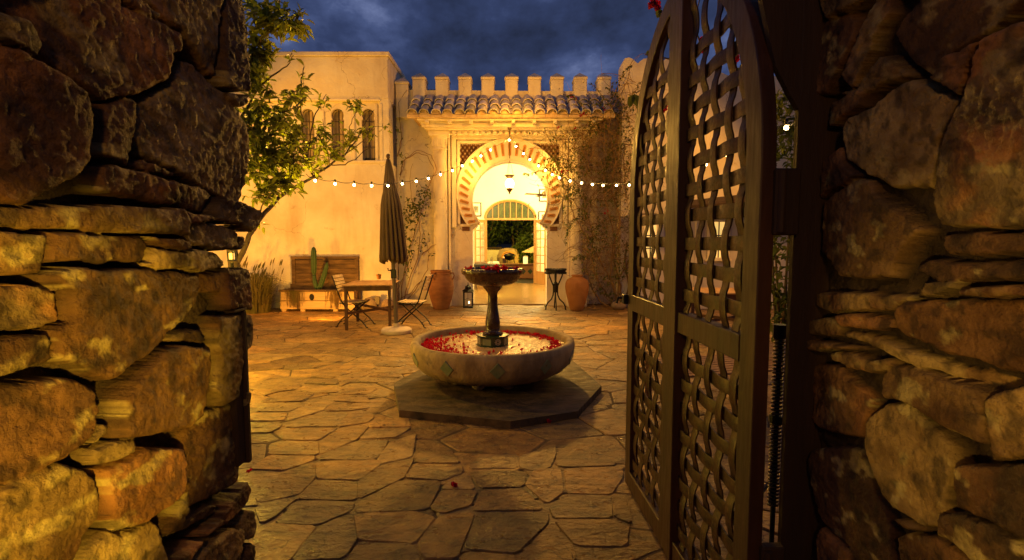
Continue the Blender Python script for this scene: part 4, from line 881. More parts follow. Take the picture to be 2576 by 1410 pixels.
# ================================================================ table
def make_table(cx, cy, rz, W, D, H, label, slats=7):
    t = thing('wooden_table', label, 'table', (cx, cy, 0), local=True, rz=rz)
    for i in range(slats):
        x0 = -W/2+W*i/slats; MB().bbox(x0+.003, x0+W/slats-.003, -D/2, D/2, H-.022, H, .003).build('table_slat', M_TEAK, t)
    b = MB(); b.bbox(-W/2+.05, W/2-.05, -D/2+.05, -D/2+.07, H-.11, H-.023, .002).bbox(-W/2+.05, W/2-.05, D/2-.07, D/2-.05, H-.11, H-.023, .002).bbox(-W/2+.05, -W/2+.07, -D/2+.071, D/2-.071, H-.11, H-.023, .002).bbox(W/2-.07, W/2-.05, -D/2+.071, D/2-.071, H-.11, H-.023, .002); b.build('apron', M_REDWOOD, t)
    for sx in (-1, 1):
        for sy in (-1, 1):
            lx, ly = sx*(W/2-.055), sy*(D/2-.055); MB().bbox(lx-.026, lx+.026, ly-.026, ly+.026, 0, H-.024, .004).build('leg', M_REDWOOD, t)
    z = .30
    MB().bar((-W/2+.06, -D/2+.06, z), (W/2-.06, D/2-.06, z), .03, .045).build('stretcher', M_REDWOOD, t)
    MB().bar((-W/2+.06, D/2-.06, z+.05), (W/2-.06, -D/2+.06, z+.05), .03, .045).build('stretcher', M_REDWOOD, t)
    return t
TB = (-2.66, 9.72); make_table(*TB, R(6), .88, 1.15, .82, 'square slatted wooden table left of the folded umbrella, a clay pot on it')
# flower pot
pc = atZ(953, 703, .82); pt = thing('clay_pot', 'small terracotta pot with a succulent on the wooden table', 'flower pot', pc)
MB().lathe([(.035, 0), (.05, .075), (.056, .078), (.056, .10), (.048, .10), (.044, .08), (.0, .08)], 18, pc).build('pot', M_TERRA, pt, True, 40)
b = MB()
for k in range(16): b.leaf(pc+Vector((0, 0, .085)), (rnd.uniform(-1, 1), rnd.uniform(-1, 1), .8), (0, 0, 1), .035, .014, .1)
b.build('succulent', M_CACTUS, pt)
# ================================================================ folding chairs
def make_chair(cx, cy, rz, label):
    t = thing('folding_chair', label, 'chair', (cx, cy, 0), group='folding bistro chairs at the table', local=True, rz=rz)
    W = .21
    for s_ in (-1, 1):       # back rail running down to the front foot
        y = s_*W; MB().tube([(-.33, y, .97), (-.27, y, .80), (-.17, y, .50), (-.10, y, .40), (.06, y, .26), (.22, y, .12), (.28, y, .05), (.30, y, .012), (.33, y, .012)], .0125, 8).build('leg', M_BLACK, t, True)
        y = s_*(W-.03); MB().tube([(.23, y, .475), (.14, y, .43), (0, y, .30), (-.18, y, .15), (-.25, y, .06), (-.27, y, .012), (-.30, y, .012)], .0125, 8).build('leg', M_BLACK, t, True)
    b = MB(); b.tube([(-.2, W, .46), (-.03, W-.01, .44), (.22, W-.02, .465)], .009, 6).tube([(-.2, -W, .46), (-.03, -W+.01, .44), (.22, -W+.02, .465)], .009, 6).tube([(-.15, -W, .455), (-.15, W, .455)], .008, 6).tube([(.2, -W+.02, .46), (.2, W-.02, .46)], .008, 6).tube([(.245, -W, .10), (.245, W, .10)], .008, 6).tube([(-.22, -W+.03, .10), (-.22, W-.03, .10)], .008, 6)
    b.build('seat_frame', M_BLACK, t, True)
    for i in range(7): x = -.175+i*.064; MB().bbox(x-.025, x+.025, -W-.005, W+.005, .468+(.01 if i == 6 else 0), .482+(.01 if i == 6 else 0), .004).build('seat_slat', M_SLAT, t)
    for i in range(5):
        z = .70+i*.062; k = (z-.50)/.47; x = -.17-.16*k
        MB().bbox(-.006, .006, -W-.01, W+.01, -.026, .026, .003, Matrix.Translation((x+.014, 0, z)) @ Matrix.Rotation(-.3, 4, 'Y')).build('back_slat', M_SLAT, t)
    return t
make_chair(-2.98, 9.62, R(-4), 'left folding chair with pale slats, its seat pushed under the table')
make_chair(-1.86, 9.58, R(172), 'right folding chair between the umbrella pole and the striped clay jar')
# ================================================================ chest planter with cactus
cx0, cx1 = atY(706, 780, 11.6).x, atY(893, 780, 11.6).x
c = thing('wooden_chest', 'open weathered wooden chest used as a planter against the left wall', 'chest', ((cx0+cx1)/2, 11.85, 0))
b = MB(); b.bbox(cx0, cx1, 11.58, 11.62, .06, .25, .006).bbox(cx0+.01, cx1-.01, 11.583, 11.618, .258, .46, .006).build('front_boards', M_PALEWOOD, c)
b = MB(); b.bbox(cx0, cx0+.03, 11.625, 12.1, .10, .46, .005).bbox(cx1-.03, cx1, 11.625, 12.1, .10, .46, .005).bbox(cx0+.03, cx1-.03, 12.07, 12.1, .10, .60, .005).bbox(cx0+.03, cx1-.03, 11.625, 12.07, .10, .13, .005); b.build('box', M_WOOD, c)
b = MB(); b.bbox(cx0-.02, cx1+.02, 11.56, 11.70, .462, .50, .008).bbox(cx0-.01, cx0+.1, 11.70, 12.12, .462, .50, .008).bbox(cx1-.1, cx1+.01, 11.70, 12.12, .462, .50, .008); b.build('rim', M_WOOD, c)
MB().box(cx0+.035, cx1-.035, 11.63, 12.065, .35, .43).build('soil', M_CORE, c)
for x in (cx0+.07, (cx0+cx1)/2-.35, (cx0+cx1)/2+.4, cx1-.1):
    for y in (11.6, 12.0): MB().bbox(x-.05, x+.05, y, y+.08, 0, .061, .006).build('foot', M_PALEWOOD, c)
for x in (cx0+.42, cx1-.4):
    MB().bbox(x-.035, x+.035, 11.572, 11.58, .06, .46, .003).build('iron_band', M_WOOD, c)
b = MB(); xm = (cx0+cx1)/2-.12; b.lathe([(.0, -.006), (.05, -.004), (.055, 0), (.045, .004), (.0, .006)], 12, (0, 0, 0)); b.v = [(xm+v[0], 11.572+v[2], .34+v[1]*1.4) for v in b.v]; b.tube([(xm-.03, 11.56, .30), (xm, 11.555, .27), (xm+.03, 11.56, .30)], .006, 6).build('hasp', M_BLACK, c)
l0, l1 = atY(735, 700, 12.13).x, atY(903, 700, 12.13).x
b = MB()
for i in range(5): b.bbox(l0+.05, l1-.05, 12.125, 12.145, .62+i*.112, .728+i*.112, .004)
lid = b.build('lid', M_WOOD, c)
b = MB(); b.bbox(l0, l0+.09, 12.10, 12.16, .56, 1.22, .008).bbox(l1-.09, l1, 12.10, 12.16, .56, 1.22, .008).bbox(l0-.01, l1+.01, 12.09, 12.165, 1.19, 1.25, .008).bbox((l0+l1)/2-.05, (l0+l1)/2+.05, 12.105, 12.12, .56, 1.19, .006).bbox(l0+.09, l1-.09, 12.10, 12.12, .56, .62, .006)
b.build('lid_frame', M_WOOD, lid)
def cactus_arm(b, pts, r):
    pts = [Vector(p) for p in pts]; n = 32; k = len(pts); o = len(b.v)
    for i, p in enumerate(pts):
        d = (pts[min(i+1, k-1)]-pts[max(i-1, 0)]).normalized(); uu = (Vector((1, 0, 0))-d*d.x).normalized(); vv = d.cross(uu)
        for j in range(n): a = 2*math.pi*j/n; q = .85*r[i]*(1+.18*math.cos(8*a)); b.v.append(tuple(p+(uu*math.cos(a)+vv*math.sin(a))*q))
    for i in range(k-1):
        for j in range(n): b.face((o+i*n+j, o+i*n+(j+1) % n, o+(i+1)*n+(j+1) % n, o+(i+1)*n+j))
    b.face([o+(k-1)*n+j for j in range(n)])
q = lambda x, y: atY(x, y, 11.85)
k_ = thing('cactus', 'green column cactus with three arms growing in the wooden chest', 'cactus', (q(800, 735).x, 11.85, .43))
b = MB(); p1, p2, p3 = q(800, 735), q(790, 693), q(789, 622); cactus_arm(b, [p1, p1.lerp(p2, .5)+Vector((-.02, 0, 0)), p2], [.045, .055, .04]); b.build('stem', M_CACTUS, k_, True)
b = MB(); cactus_arm(b, [p2, p2.lerp(p3, .15), p2.lerp(p3, .5), p2.lerp(p3, .85), p2.lerp(p3, .96), p3], [.03, .062, .068, .064, .045, .012]); b.build('arm', M_CACTUS, k_, True)
b = MB(); cactus_arm(b, [q(797, 738), q(808, 715), q(816, 690), q(822, 668), q(823, 660)], [.04, .06, .058, .045, .012]); b.build('arm', M_CACTUS, k_, True)
# ================================================================ grass clumps
def grass(name, cx, cy, n, h_, spread, label, seed, m=M_GRASS):
    r = random.Random(seed); b = MB()
    for i in range(n):
        a = r.uniform(0, 6.28); r0 = r.uniform(0, spread*.6); base = Vector((cx+r0*math.cos(a), cy+r0*math.sin(a), 0)); hh = h_*r.uniform(.3, 1.25); ln = r.uniform(.25, 1.25)*spread
        pts = [base+Vector((math.cos(a)*ln*t**1.8, math.sin(a)*ln*t**1.8*.7, hh*(t*1.9-1.25*t**2.0))) for t in (0, .35, .7, 1)]
        w_ = r.uniform(.006, .012); sd_ = Vector((-math.sin(a), math.cos(a), 0))
        vs = []
        for k, p in enumerate(pts): ww = w_*(1-.8*k/3); p.y = min(p.y, 12.17); vs += [p-sd_*ww, p+sd_*ww]
        b.add(vs, [(0,1,3,2),(2,3,5,4),(4,5,7,6)])
        if r.random() < .03:       # plume
            e = base+Vector((math.cos(a)*ln*.5, 0, min(hh, .9)*r.uniform(.9, 1.3))); e.y = min(e.y, 12.1); b.tube([base, (base+e)/2, e], .003, 4); b.tube([e, e+Vector((.02, 0, .07)), e+Vector((.05, 0, .14))], [.01, .016, .003], 5)
    return tag(b.build(name, m), label, 'ornamental grass', 'ornamental grasses by the left wall')
g0 = atZ(672, 778, 0)
grass('fountain_grass', g0.x, 11.55, 1700, 1.0, .52, 'large straw-coloured grass clump left of the wooden chest', 3)
grass('fountain_grass', g0.x-.75, 11.3, 700, .8, .5, 'lower straw grass clump at the edge of the left stone wall', 4)
b = MB()
for i in range(120):
    x = rnd.choice((cx0+.35, cx1-.45, cx0+.3))+rnd.gauss(0, .10); L_ = rnd.uniform(.2, .42); b.tube([(x, 11.60, .50), (x+rnd.uniform(-.02, .02), 11.545, .49), (x+rnd.uniform(-.05, .05), 11.54, .49-L_)], .0035, 3)
tag(b.build('trailing_grass', M_STRAW), 'dry grass strands hanging over the front of the chest', 'ornamental grass', kind='stuff')
# boulders and garden spotlight
for (px, py, r_, lb) in ((936, 778, .17, 'rounded boulder at the wall foot, left of the small spotlight'), (980, 778, .15, 'smaller boulder at the wall foot, right of the small spotlight'), (918, 779, .08, 'small stone at the wall foot beside the left boulder')):
    p = atZ(px, py, 0); b = MB(); b.ico((p.x, 12.0-r_*.5, r_*.8), r_, 3, (1.05, .8, .95), .025); tag(b.build('boulder', M_BOULDER, None, True), lb, 'boulder', 'boulders at the foot of the left wall')
p = atZ(961, 775, 0); t = thing('garden_spotlight', 'small square garden spotlight between two boulders', 'spotlight', (p.x, 11.9, 0))
MB().bbox(p.x-.06, p.x+.06, 11.86, 11.93, .13, .32, .01).build('housing', M_POLE, t); MB().tube([(p.x, 11.9, 0), (p.x, 11.9, .14)], .02, 8).build('stake', M_BLACK, t)
p = atZ(1556, 783, 0); b = MB(); b.ico((p.x+.05, 11.95, .10), .14, 3, (1.3, .9, .8), .02); tag(b.build('boulder', M_BOULDER, None, True), 'pale boulder at the foot of the vine beside the gate edge', 'boulder')
# ================================================================ jars, lantern, stand
jx = atY(1111, 770, 12.2).x
t = thing('clay_jar', 'big dark reddish jar with two small ear handles left of the doorway', 'jar', (jx, 12.15, 0), 'large clay jars beside the doorway')
MB().lathe([(.17, 0), (.185, .01), (.195, .06), (.25, .22), (.295, .42), (.305, .55), (.29, .70), (.255, .80), (.235, .85), (.232, .88), (.245, .89), (.245, .92), (.205, .92), (.195, .88), (.21, .82), (.24, .6), (.0, .55)], 48, (jx, 12.12, 0)).build('body', M_TERRA2, t, True, 50)
for a in (-115, -12):
    a = R(a); d = Vector((math.cos(a), math.sin(a), 0)); o_ = Vector((jx, 12.12, 0)); MB().tube([o_+d*.23+Vector((0, 0, .86)), o_+d*.31+Vector((0, 0, .86)), o_+d*.33+Vector((0, 0, .80)), o_+d*.31+Vector((0, 0, .73)), o_+d*.275+Vector((0, 0, .70))], .016, 8).build('handle', M_TERRA2, t, True)
b = MB()
for z in (.835, .80, .74): b.lathe([(.262-(z-.7)*.10, z-.006), (.272-(z-.7)*.10, z), (.262-(z-.7)*.10, z+.006)], 40, (jx, 12.12, 0))
b.build('ridges', M_TERRA2, t, True)
jx = atY(1451, 770, 11.85).x
t = thing('clay_jar', 'smooth orange terracotta jar with a narrow neck right of the doorway', 'jar', (jx, 11.85, 0), 'large clay jars beside the doorway')
MB().lathe([(.135, 0), (.155, .02), (.21, .22), (.26, .42), (.278, .55), (.27, .64), (.235, .71), (.17, .755), (.125, .775), (.118, .795), (.13, .81), (.135, .825), (.115, .828), (.10, .80), (.11, .77), (.2, .69), (.0, .6)], 48, (jx, 11.85, 0)).build('body', M_TERRA, t, True, 50)
MB().lathe([(.113, .80), (.0, .80)], 24, (jx, 11.85, 0)).build('lid', M_CORE, t)
lx = atY(1178, 770, 12.35).x
t = thing('floor_lantern', 'black iron candle lantern standing at the left foot of the arch', 'lantern', (lx, 12.35, 0))
b = MB(); s_ = .105
b.bbox(lx-s_-.012, lx+s_+.012, 12.35-s_-.012, 12.35+s_+.012, .0, .035, .006)
for sx in (-1, 1):
    for sy in (-1, 1): b.bbox(lx+sx*s_-.01, lx+sx*s_+.01, 12.35+sy*s_-.01, 12.35+sy*s_+.01, .035, .37, .002)
b.bbox(lx-s_-.014, lx+s_+.014, 12.35-s_-.014, 12.35+s_+.014, .37, .395, .005)
b.build('frame', M_BLACK, t)
MB().lathe([(.155, .395), (.11, .44), (.075, .455), (.07, .50), (.085, .505), (.03, .54), (.02, .56), (.0, .565)], 4, (lx, 12.35, 0)).build('roof', M_BLACK, t)
b = MB(); yf = 12.35-s_-.004
for cx_, r_ in ((lx-.016, .028), (lx+.016, .028)): b.tube([(cx_+r_*math.cos(i*math.pi/10), yf, .21+r_*math.sin(i*math.pi/10)) for i in range(21)], .0035, 5, False)
b.tube([(lx, yf, .04), (lx, yf, .17)], .0035, 5).tube([(lx, yf, .25), (lx, yf, .37)], .0035, 5).tube([(lx-s_, yf, .21), (lx-.045, yf, .21)], .0035, 5).tube([(lx+.045, yf, .21), (lx+s_, yf, .21)], .0035, 5).build('grille', M_BLACK, t, True)
MB().tube([(lx, 12.35, .56), (lx, 12.35, .60)], .004, 5).tube([(lx+.02*math.cos(i*math.pi/6), 12.35, .60+.02*math.sin(i*math.pi/6)) for i in range(13)], .003, 5, False).build('ring', M_BLACK, t, True)
MB().lathe([(.03, .036), (.03, .10), (.0, .102)], 14, (lx+.02, 12.33, 0)).build('candle', M_PAPER, t, True, 40)
MB().ico((lx+.02, 12.33, .125), .017, 2, (1, 1, 1.8)).build('flame', M_LANT2, t, True)
sx0 = atY(1397, 770, 12.0).x; y0 = 12.0
t = thing('iron_stand', 'black iron stand with a toothed gear-like top right of the doorway', 'stand', (sx0, y0, 0))
MB().lathe([(.0, .86), (.235, .86), (.235, .87), (.235, .93), (.225, .945), (.0, .945)], 36, (sx0, y0, 0)).build('top_drum', M_BLACK, t, False)
b = MB()
for i in range(44):
    a = 2*math.pi*i/44; M_ = Matrix.Translation((sx0, y0, 0)) @ Matrix.Rotation(a, 4, 'Z'); b.bbox(.232, .258, -.009, .009, .925, .965, .002, M_); b.bbox(.232, .262, -.009, .009, .845, .885, .002, M_)
b.build('teeth', M_BLACK, t)
for a in (200, 340, 90, 270):
    a = R(a); d = Vector((math.cos(a), math.sin(a), 0)); o_ = Vector((sx0, y0, 0)); Z = lambda r_, z: o_+d*r_+Vector((0, 0, z))
    MB().tube([Z(.17, .87), Z(.16, .80), Z(.10, .66), Z(.055, .56), Z(.05, .45), Z(.06, .34), Z(.10, .25), Z(.20, .16), Z(.24, .08), Z(.245, .012), Z(.265, .008)], .016, 8).build('leg', M_BLACK, t, True)
MB().lathe([(.03, .40), (.06, .41), (.06, .60), (.065, .61), (.02, .67), (.012, .70), (.0, .71)], 14, (sx0, y0, 0)).tube([(sx0, y0, .3), (sx0, y0, .87)], .012, 8).build('centre_box', M_BLACK, t, True, 40)
# ================================================================ pendant lantern
px_, py_ = atY(1282, 460, 12.1).x, 12.1
t = thing('pendant_lantern', 'brass and glass pendant lantern hanging lit in the arch', 'hanging lamp', (px_, py_, 2.7))
zt = 4.23; zz = lambda y: atY(1282, y, 12.1).z
b = MB(); b.lathe([(.0, zt), (.05, zt-.002), (.04, zt-.05), (.0, zt-.06)], 12, (px_, py_, 0)); b.build('hook', M_BRASS, t, True)
b = MB(); z = zt-.05
while z > zz(398):
    b.tube([(px_+.008*math.cos(i*math.pi/4), py_, z-.018+.02*math.sin(i*math.pi/4)) for i in range(9)], .0035, 4, False); z -= .034
b.tube([(px_, py_, zt-.05), (px_, py_, zz(400))], .003, 4)
for k in range(3): a = k*2.09+.3; b.tube([(px_, py_, zz(404)), (px_+.045*math.cos(a), py_+.045*math.sin(a), zz(418)), (px_+.09*math.cos(a), py_+.09*math.sin(a), zz(441))], .0035, 4)
b.build('chain', M_BRASS, t)
z0 = zz(441)
MB().lathe([(.118, 0), (.12, -.01), (.095, -.03), (.07, -.06), (.055, -.09)], 24, (px_, py_, z0)).build('top_gallery', M_BRASS, t, True)
MB().lathe([(.055, -.09), (.065, -.11), (.095, -.15), (.105, -.19), (.10, -.235), (.08, -.28), (.07, -.30)], 24, (px_, py_, z0)).build('glass_globe', M_LANT, t, True)
MB().lathe([(.075, -.30), (.085, -.31), (.07, -.34), (.035, -.38), (.02, -.40), (.024, -.42), (.0, -.45)], 20, (px_, py_, z0)).build('finial', M_BRASS, t, True)
# ================================================================ string lights
SL = [(793,455,7.4),(843,463,7.7),(891,466,8.0),(935,468,8.3),(976,468,8.6)]+[(1012,463,8.9),(1047,457,9.2),(1078,450,9.5),(1108,440,9.8),(1138,430,10.1),(1163,418,10.4),(1188,406,10.7),(1210,393,11.0),(1234,378,11.3),(1281,353,11.75)]
SL2 = [(1281,353,11.75),(1298,369,11.6),(1317,387,11.45),(1333,402,11.3),(1355,418,11.15),(1372,429,11.0),(1389,440,10.85),(1407,448,10.6),(1434,456,10.35),(1454,464,10.1),(1480,470,9.9),(1507,473,9.7),(1536,475,9.4),(1571,475,9.0),(1583,466,8.7),(1628,462,8.2),(1664,447,7.6),(1720,432,6.6),(1775,415,5.8),(1830,391,5.1),(1905,362,4.5),(1978,322,4.0)]
SL2 = [p for p in SL2 if p[0] not in (1571,)]
SL2[12] = (1551, 467, 9.2); SL2[8:12] = [(1434,456,10.35),(1463,461,10.1),(1490,465,9.9),(1517,467,9.6)]
def string(pts, label, ext0, ext1):
    pp = [atY(*p) for p in pts]; t = thing('string_lights', label, 'string lights', pp[0], 'strings of bulbs across the courtyard')
    wire = [ext0]+[p+Vector((0, 0, .05)) for p in pp]+[ext1] if ext0 else [p+Vector((0, 0, .05)) for p in pp]+[ext1]
    fine = []
    for i in range(len(wire)-1):
        a, b_ = Vector(wire[i]), Vector(wire[i+1])
        for k in range(4): s_ = k/4; q_ = a.lerp(b_, s_); q_.z -= .03*4*s_*(1-s_); fine.append(q_)
    fine.append(Vector(wire[-1])); MB().tube(fine, .0045, 5).build('cable', M_BLACK, t)
    for p in pp:
        b = MB().lathe([(.0, .0), (.011, .002), (.013, .01), (.013, .045), (.0, .046)], 8, (p.x, p.y, p.z+.02)).build('bulb_socket', M_BLACK, t)
        MB().ico((p.x, p.y, p.z), .015+.0005*p.y, 2).build('bulb', M_BULB, t, True)
string(SL, 'left string of warm bulbs rising from the tree branch to the arch', atY(770, 438, 7.2), atY(1283, 330, 12.0))
string(SL2[1:], 'right string of warm bulbs running from the arch over the vine to the gate', atY(1283, 340, 11.9), atY(2000, 305, 3.7))
#PART4
# ================================================================ woven arched gate
F2 = Vector((.742, 3.28)); H2 = Vector((.82, 1.715)); GW = (H2-F2).length; GD = (H2-F2)/GW; GN = Vector((-GD.y, GD.x))
GP = lambda u, t, z: Vector((F2.x+GD.x*u+GN.x*t, F2.y+GD.y*u+GN.y*t, z))
g = thing('arched_gate', 'tall arched gate of dark woven iron straps standing open at the right', 'gate', (.78, 2.5, 0.02))
GM = Matrix(((GD.x, GN.x, 0, F2.x), (GD.y, GN.y, 0, F2.y), (0, 0, 1, 0), (0, 0, 0, 1)))
ga, gb, gz0, T = GW/2, .95, 1.88, .056
def ell(a, b_, n=40): return [(ga-a*math.cos(math.pi*i/n), gz0+b_*math.sin(math.pi*i/n)) for i in range(n+1)]
so_ = [(0, .015)]+[(0, .5*k) for k in (1, 2, 3)]+ell(ga, gb)+[(GW, .5*k) for k in (3, 2, 1)]+[(GW, .015)]
fw = .105
si_ = [(fw, .015)]+[(fw, .5*k) for k in (1, 2, 3)]+ell(ga-fw, gb-fw*.95)+[(GW-fw, .5*k) for k in (3, 2, 1)]+[(GW-fw, .015)]
b = MB(); n = len(so_)
vs = []
for t0, ins in ((.004, 0), (T, 0)):
    for P_ in (so_, si_): vs += [GP(u_, t0, z_) for u_, z_ in P_]
fs = []
for i in range(n-1):
    fs += [(i, n+i, n+i+1, i+1), (2*n+i, 2*n+i+1, 3*n+i+1, 3*n+i), (i, i+1, 2*n+i+1, 2*n+i), (n+i, 3*n+i, 3*n+i+1, n+i+1)]
fs += [(0, 2*n, 3*n, n), (n-1, 2*n-1, 4*n-1, 3*n-1)]
b.add(vs, fs)
fr = b.build('frame', M_GATEWOOD, g)
bv = fr.modifiers.new('b', 'BEVEL'); bv.width = .004; bv.segments = 2; bv.limit_method = 'ANGLE'
ztop_in = lambda u_: gz0+(gb-fw*.95)*math.sqrt(max(0, 1-((u_-ga)/(ga-fw))**2))
MB().bbox(ga-.092, ga-.002, -.006, T-.008, .02, gz0+gb-fw+.01, .004, GM).build('centre_stile', M_GATEWOOD, g)
MB().bbox(ga+.002, ga+.088, -.012, T-.008, .02, gz0+gb-fw+.01, .004, GM).build('centre_stile', M_GATEWOOD, g)
for (ua, ub) in ((fw, ga-.092), (ga+.088, GW-fw)):
    MB().bbox(ua-.004, ub+.004, .0, T-.006, 1.168, 1.268, .004, GM).build('mid_rail', M_GATEWOOD, g)
    MB().bbox(ua-.004, ub+.004, .0, T-.006, .02, .13, .004, GM).build('bottom_rail', M_GATEWOOD, g)
def strap(b, pts, wdir, w_, th):
    o = len(b.v); k = len(pts)
    for i, p in enumerate(pts):
        d = (pts[min(i+1, k-1)]-pts[max(i-1, 0)]).normalized(); nn = d.cross(wdir).normalized()
        for a_, c_ in ((-1, -1), (-.86, -1.25), (.86, -1.25), (1, -1), (1, 1), (.86, 1.25), (-.86, 1.25), (-1, 1)): b.v.append(tuple(p+wdir*a_*w_/2+nn*c_*th/2))
    for i in range(k-1):
        for j in range(8): b.face((o+i*8+j, o+i*8+(j+1) % 8, o+(i+1)*8+(j+1) % 8, o+(i+1)*8+j))
    b.face([o+j for j in range(8)][::-1]); b.face([o+(k-1)*8+j for j in range(8)])
pitch = .121; gd3 = Vector((GD.x, GD.y, 0)); up3 = Vector((0, 0, 1)); rg = random.Random(5)
for pi_, (ua, ub) in enumerate(((fw, ga-.092), (ga+.088, GW-fw))):
    nv = 5; us = [ua+(ub-ua)*(i+.5)/nv for i in range(nv)]
    for (za, zb, hz0) in ((1.262, 3.0, 1.268+.085), (.125, 1.172, .125+.07)):
        b = MB(); zs = []; z = hz0
        while z < zb-.03:
            um = (ua+ub)/2
            if zb > 2 and z > ztop_in(um)-.02: break
            zs.append(z+rg.uniform(-.004, .004)); z += pitch
        for zi, z in enumerate(zs):
            u0, u1 = ua-.01, ub+.01
            if z > gz0: 
                ok = [u_ for u_ in np.linspace(u0, u1, 60) if ztop_in(u_) > z-.01]
                if len(ok) < 4: continue
                u0, u1 = ok[0]-.01, ok[-1]+.01
            sl = rg.uniform(-.006, .006); pts = []
            for k in range(25):
                u_ = u0+(u1-u0)*k/24; ph = (u_-us[0])/((ub-ua)/nv)
                pts.append(GP(u_, .026-.006*math.cos(math.pi*(ph+zi)), z+sl*(k/24-.5)))
            strap(b, pts, up3, .056, .006)
        for vi, u_ in enumerate(us):
            zt_ = min(zb, ztop_in(u_)+.01) if zb > 2 else zb
            nseg = max(6, int((zt_-za)/.02)); pts = []; du = rg.uniform(-.006, .006)
            for k in range(nseg+1):
                z = za+(zt_-za)*k/nseg; ph = (z-hz0)/pitch; cv = math.cos(math.pi*(ph+vi)); cv = math.copysign(abs(cv)**.6, cv)
                pts.append(GP(u_+du+.005*math.sin(math.pi*(ph*.5+vi)), .026+.008*cv, z))
            strap(b, pts, gd3, .052, .006)
        b.build('woven_panel', M_IRON, g, True, 40)
b = MB(); b.bbox(-.03, .03, -.03, .0, 1.20, 1.26, .004, GM).tube([GP(-.02, -.02, 1.235), GP(-.035, -.05, 1.235), GP(-.03, -.06, 1.20)], .008, 8).build('latch', M_BLACK, g)
for z in (.42, 1.72): b = MB(); b.bbox(GW-.02, GW+.02, T-.01, T+.075, z-.10, z+.12, .006, GM); b.tube([GP(GW+.02, T+.01, z-.09), GP(GW+.02, T+.01, z+.11)], .014, 10); b.build('hinge', M_POST, g)
# post and arched frame head
p = thing('gate_post', 'dark wooden gate post with an arched head at the right stone wall', 'post', (1.0, 1.79, 0))
MB().bbox(.958, 1.16, 1.745, 1.775, 0, 3.0, .004).build('post', M_POST, p)
arc = [(.10, 2.86), (.5, 2.80), (.68, 2.66), (.77, 2.52), (.82, 2.40), (.85, 2.28), (.875, 2.18), (.92, 2.10), (.957, 2.04)]
MB().prism([(.10, 3.0)]+arc+[(.9575, 3.0)], 1.747, 1.773).build('arched_head', M_POST, p)
# coil spring closer
p0 = atY(1962, 838, 2.02); b = MB(); pts = []
for i in range(46*10): a = 2*math.pi*i/10; z = .52+.70*i/460; pts.append((p0.x+.02*math.cos(a), 2.02+.02*math.sin(a), z))
t = thing('coil_spring', 'long dark coil spring hanging upright behind the open gate', 'spring', (p0.x, 2.02, 0))
b.tube(pts, .0045, 5).build('coil', M_SPRING, t, True)
MB().tube([(p0.x, 2.02, 0), (p0.x, 2.02, 1.27)], .010, 8).lathe([(.0, 1.215), (.026, 1.216), (.026, 1.27), (.0, 1.271)], 12, (p0.x, 2.02, 0)).lathe([(.026, .87), (.027, .875), (.027, .9), (.0, .905)], 12, (p0.x, 2.02, 0)).build('rod', M_BLACK, t)
# ================================================================ tree on the left
t = thing('lemon_tree', 'leafy young tree rising from behind the left stone wall, lit yellow from within', 'tree', (-2.75, 4.6, 0))
D_ = lambda x, y, Y: atY(x, y, Y)
base = Vector((-2.75, 4.6, 0)); fork = D_(590, 680, 4.6)
b = MB(); b.tube([base, base+Vector((.03, 0, .5)), base.lerp(fork, .6)+Vector((.02, 0, 0)), fork, D_(575, 560, 4.7), D_(545, 400, 4.8), D_(560, 200, 4.9), D_(590, 30, 5.0)], [.075, .065, .055, .05, .04, .035, .025, .015], 10); b.build('trunk', M_BARK, t, True)
BR = [([(590,680,4.6),(620,610,4.7),(645,560,4.8),(700,500,5.2),(745,470,5.6),(786,445,6.0),(829,417,6.3),(867,389,6.6),(900,346,6.8),(923,305,6.9),(941,277,7.0)], .026, .004),
([(829,417,6.3),(867,414,6.3),(895,401,6.4),(925,373,6.5),(940,340,6.6)], .008, .003),
([(786,445,6.0),(770,400,5.9),(758,330,5.8),(755,252,5.7),(758,200,5.7),(765,168,5.7)], .012, .005),
([(770,400,5.9),(791,297,5.8),(805,265,5.8),(821,237,5.8)], .009, .003),
([(560,400,4.8),(608,292,4.9),(651,221,5.0),(700,180,5.0),(730,160,5.0),(738,140,5.0)], .014, .003),
([(560,200,4.9),(620,140,4.9),(670,90,4.9),(720,50,4.9),(745,30,4.9)], .014, .003),
([(575,500,4.7),(640,440,5.0),(700,410,5.2),(760,380,5.4),(800,340,5.5)], .014, .004),
([(700,500,5.2),(730,455,5.2),(738,400,5.2),(745,350,5.2)], .010, .004),
([(560,350,4.8),(620,330,4.9),(680,300,5.0),(740,270,5.0),(770,245,5.1)], .012, .004),
([(829,417,6.3),(822,380,6.3),(818,340,6.3),(812,300,6.3)], .007, .003),
([(880,365,6.7),(878,320,6.7),(892,290,6.7),(905,262,6.7)], .006, .003),
([(867,389,6.6),(920,350,6.6),(940,320,6.6),(962,318,6.6)], .006, .003),
([(645,560,4.8),(655,520,4.7),(690,480,4.7)], .009, .004)]
for pts, r0, r1 in BR:
    P_ = [D_(*q) for q in pts]; fine = []
    for i in range(len(P_)-1):
        for k in range(3): fine.append(P_[i].lerp(P_[i+1], k/3)+Vector((rnd.uniform(-1, 1), rnd.uniform(-1, 1), rnd.uniform(-1, 1)))*.008)
    fine.append(P_[-1]); nn = len(fine)
    MB().tube(fine, [r0+(r1-r0)*i/(nn-1) for i in range(nn)], 7).build('branch', M_BARK, t, True)
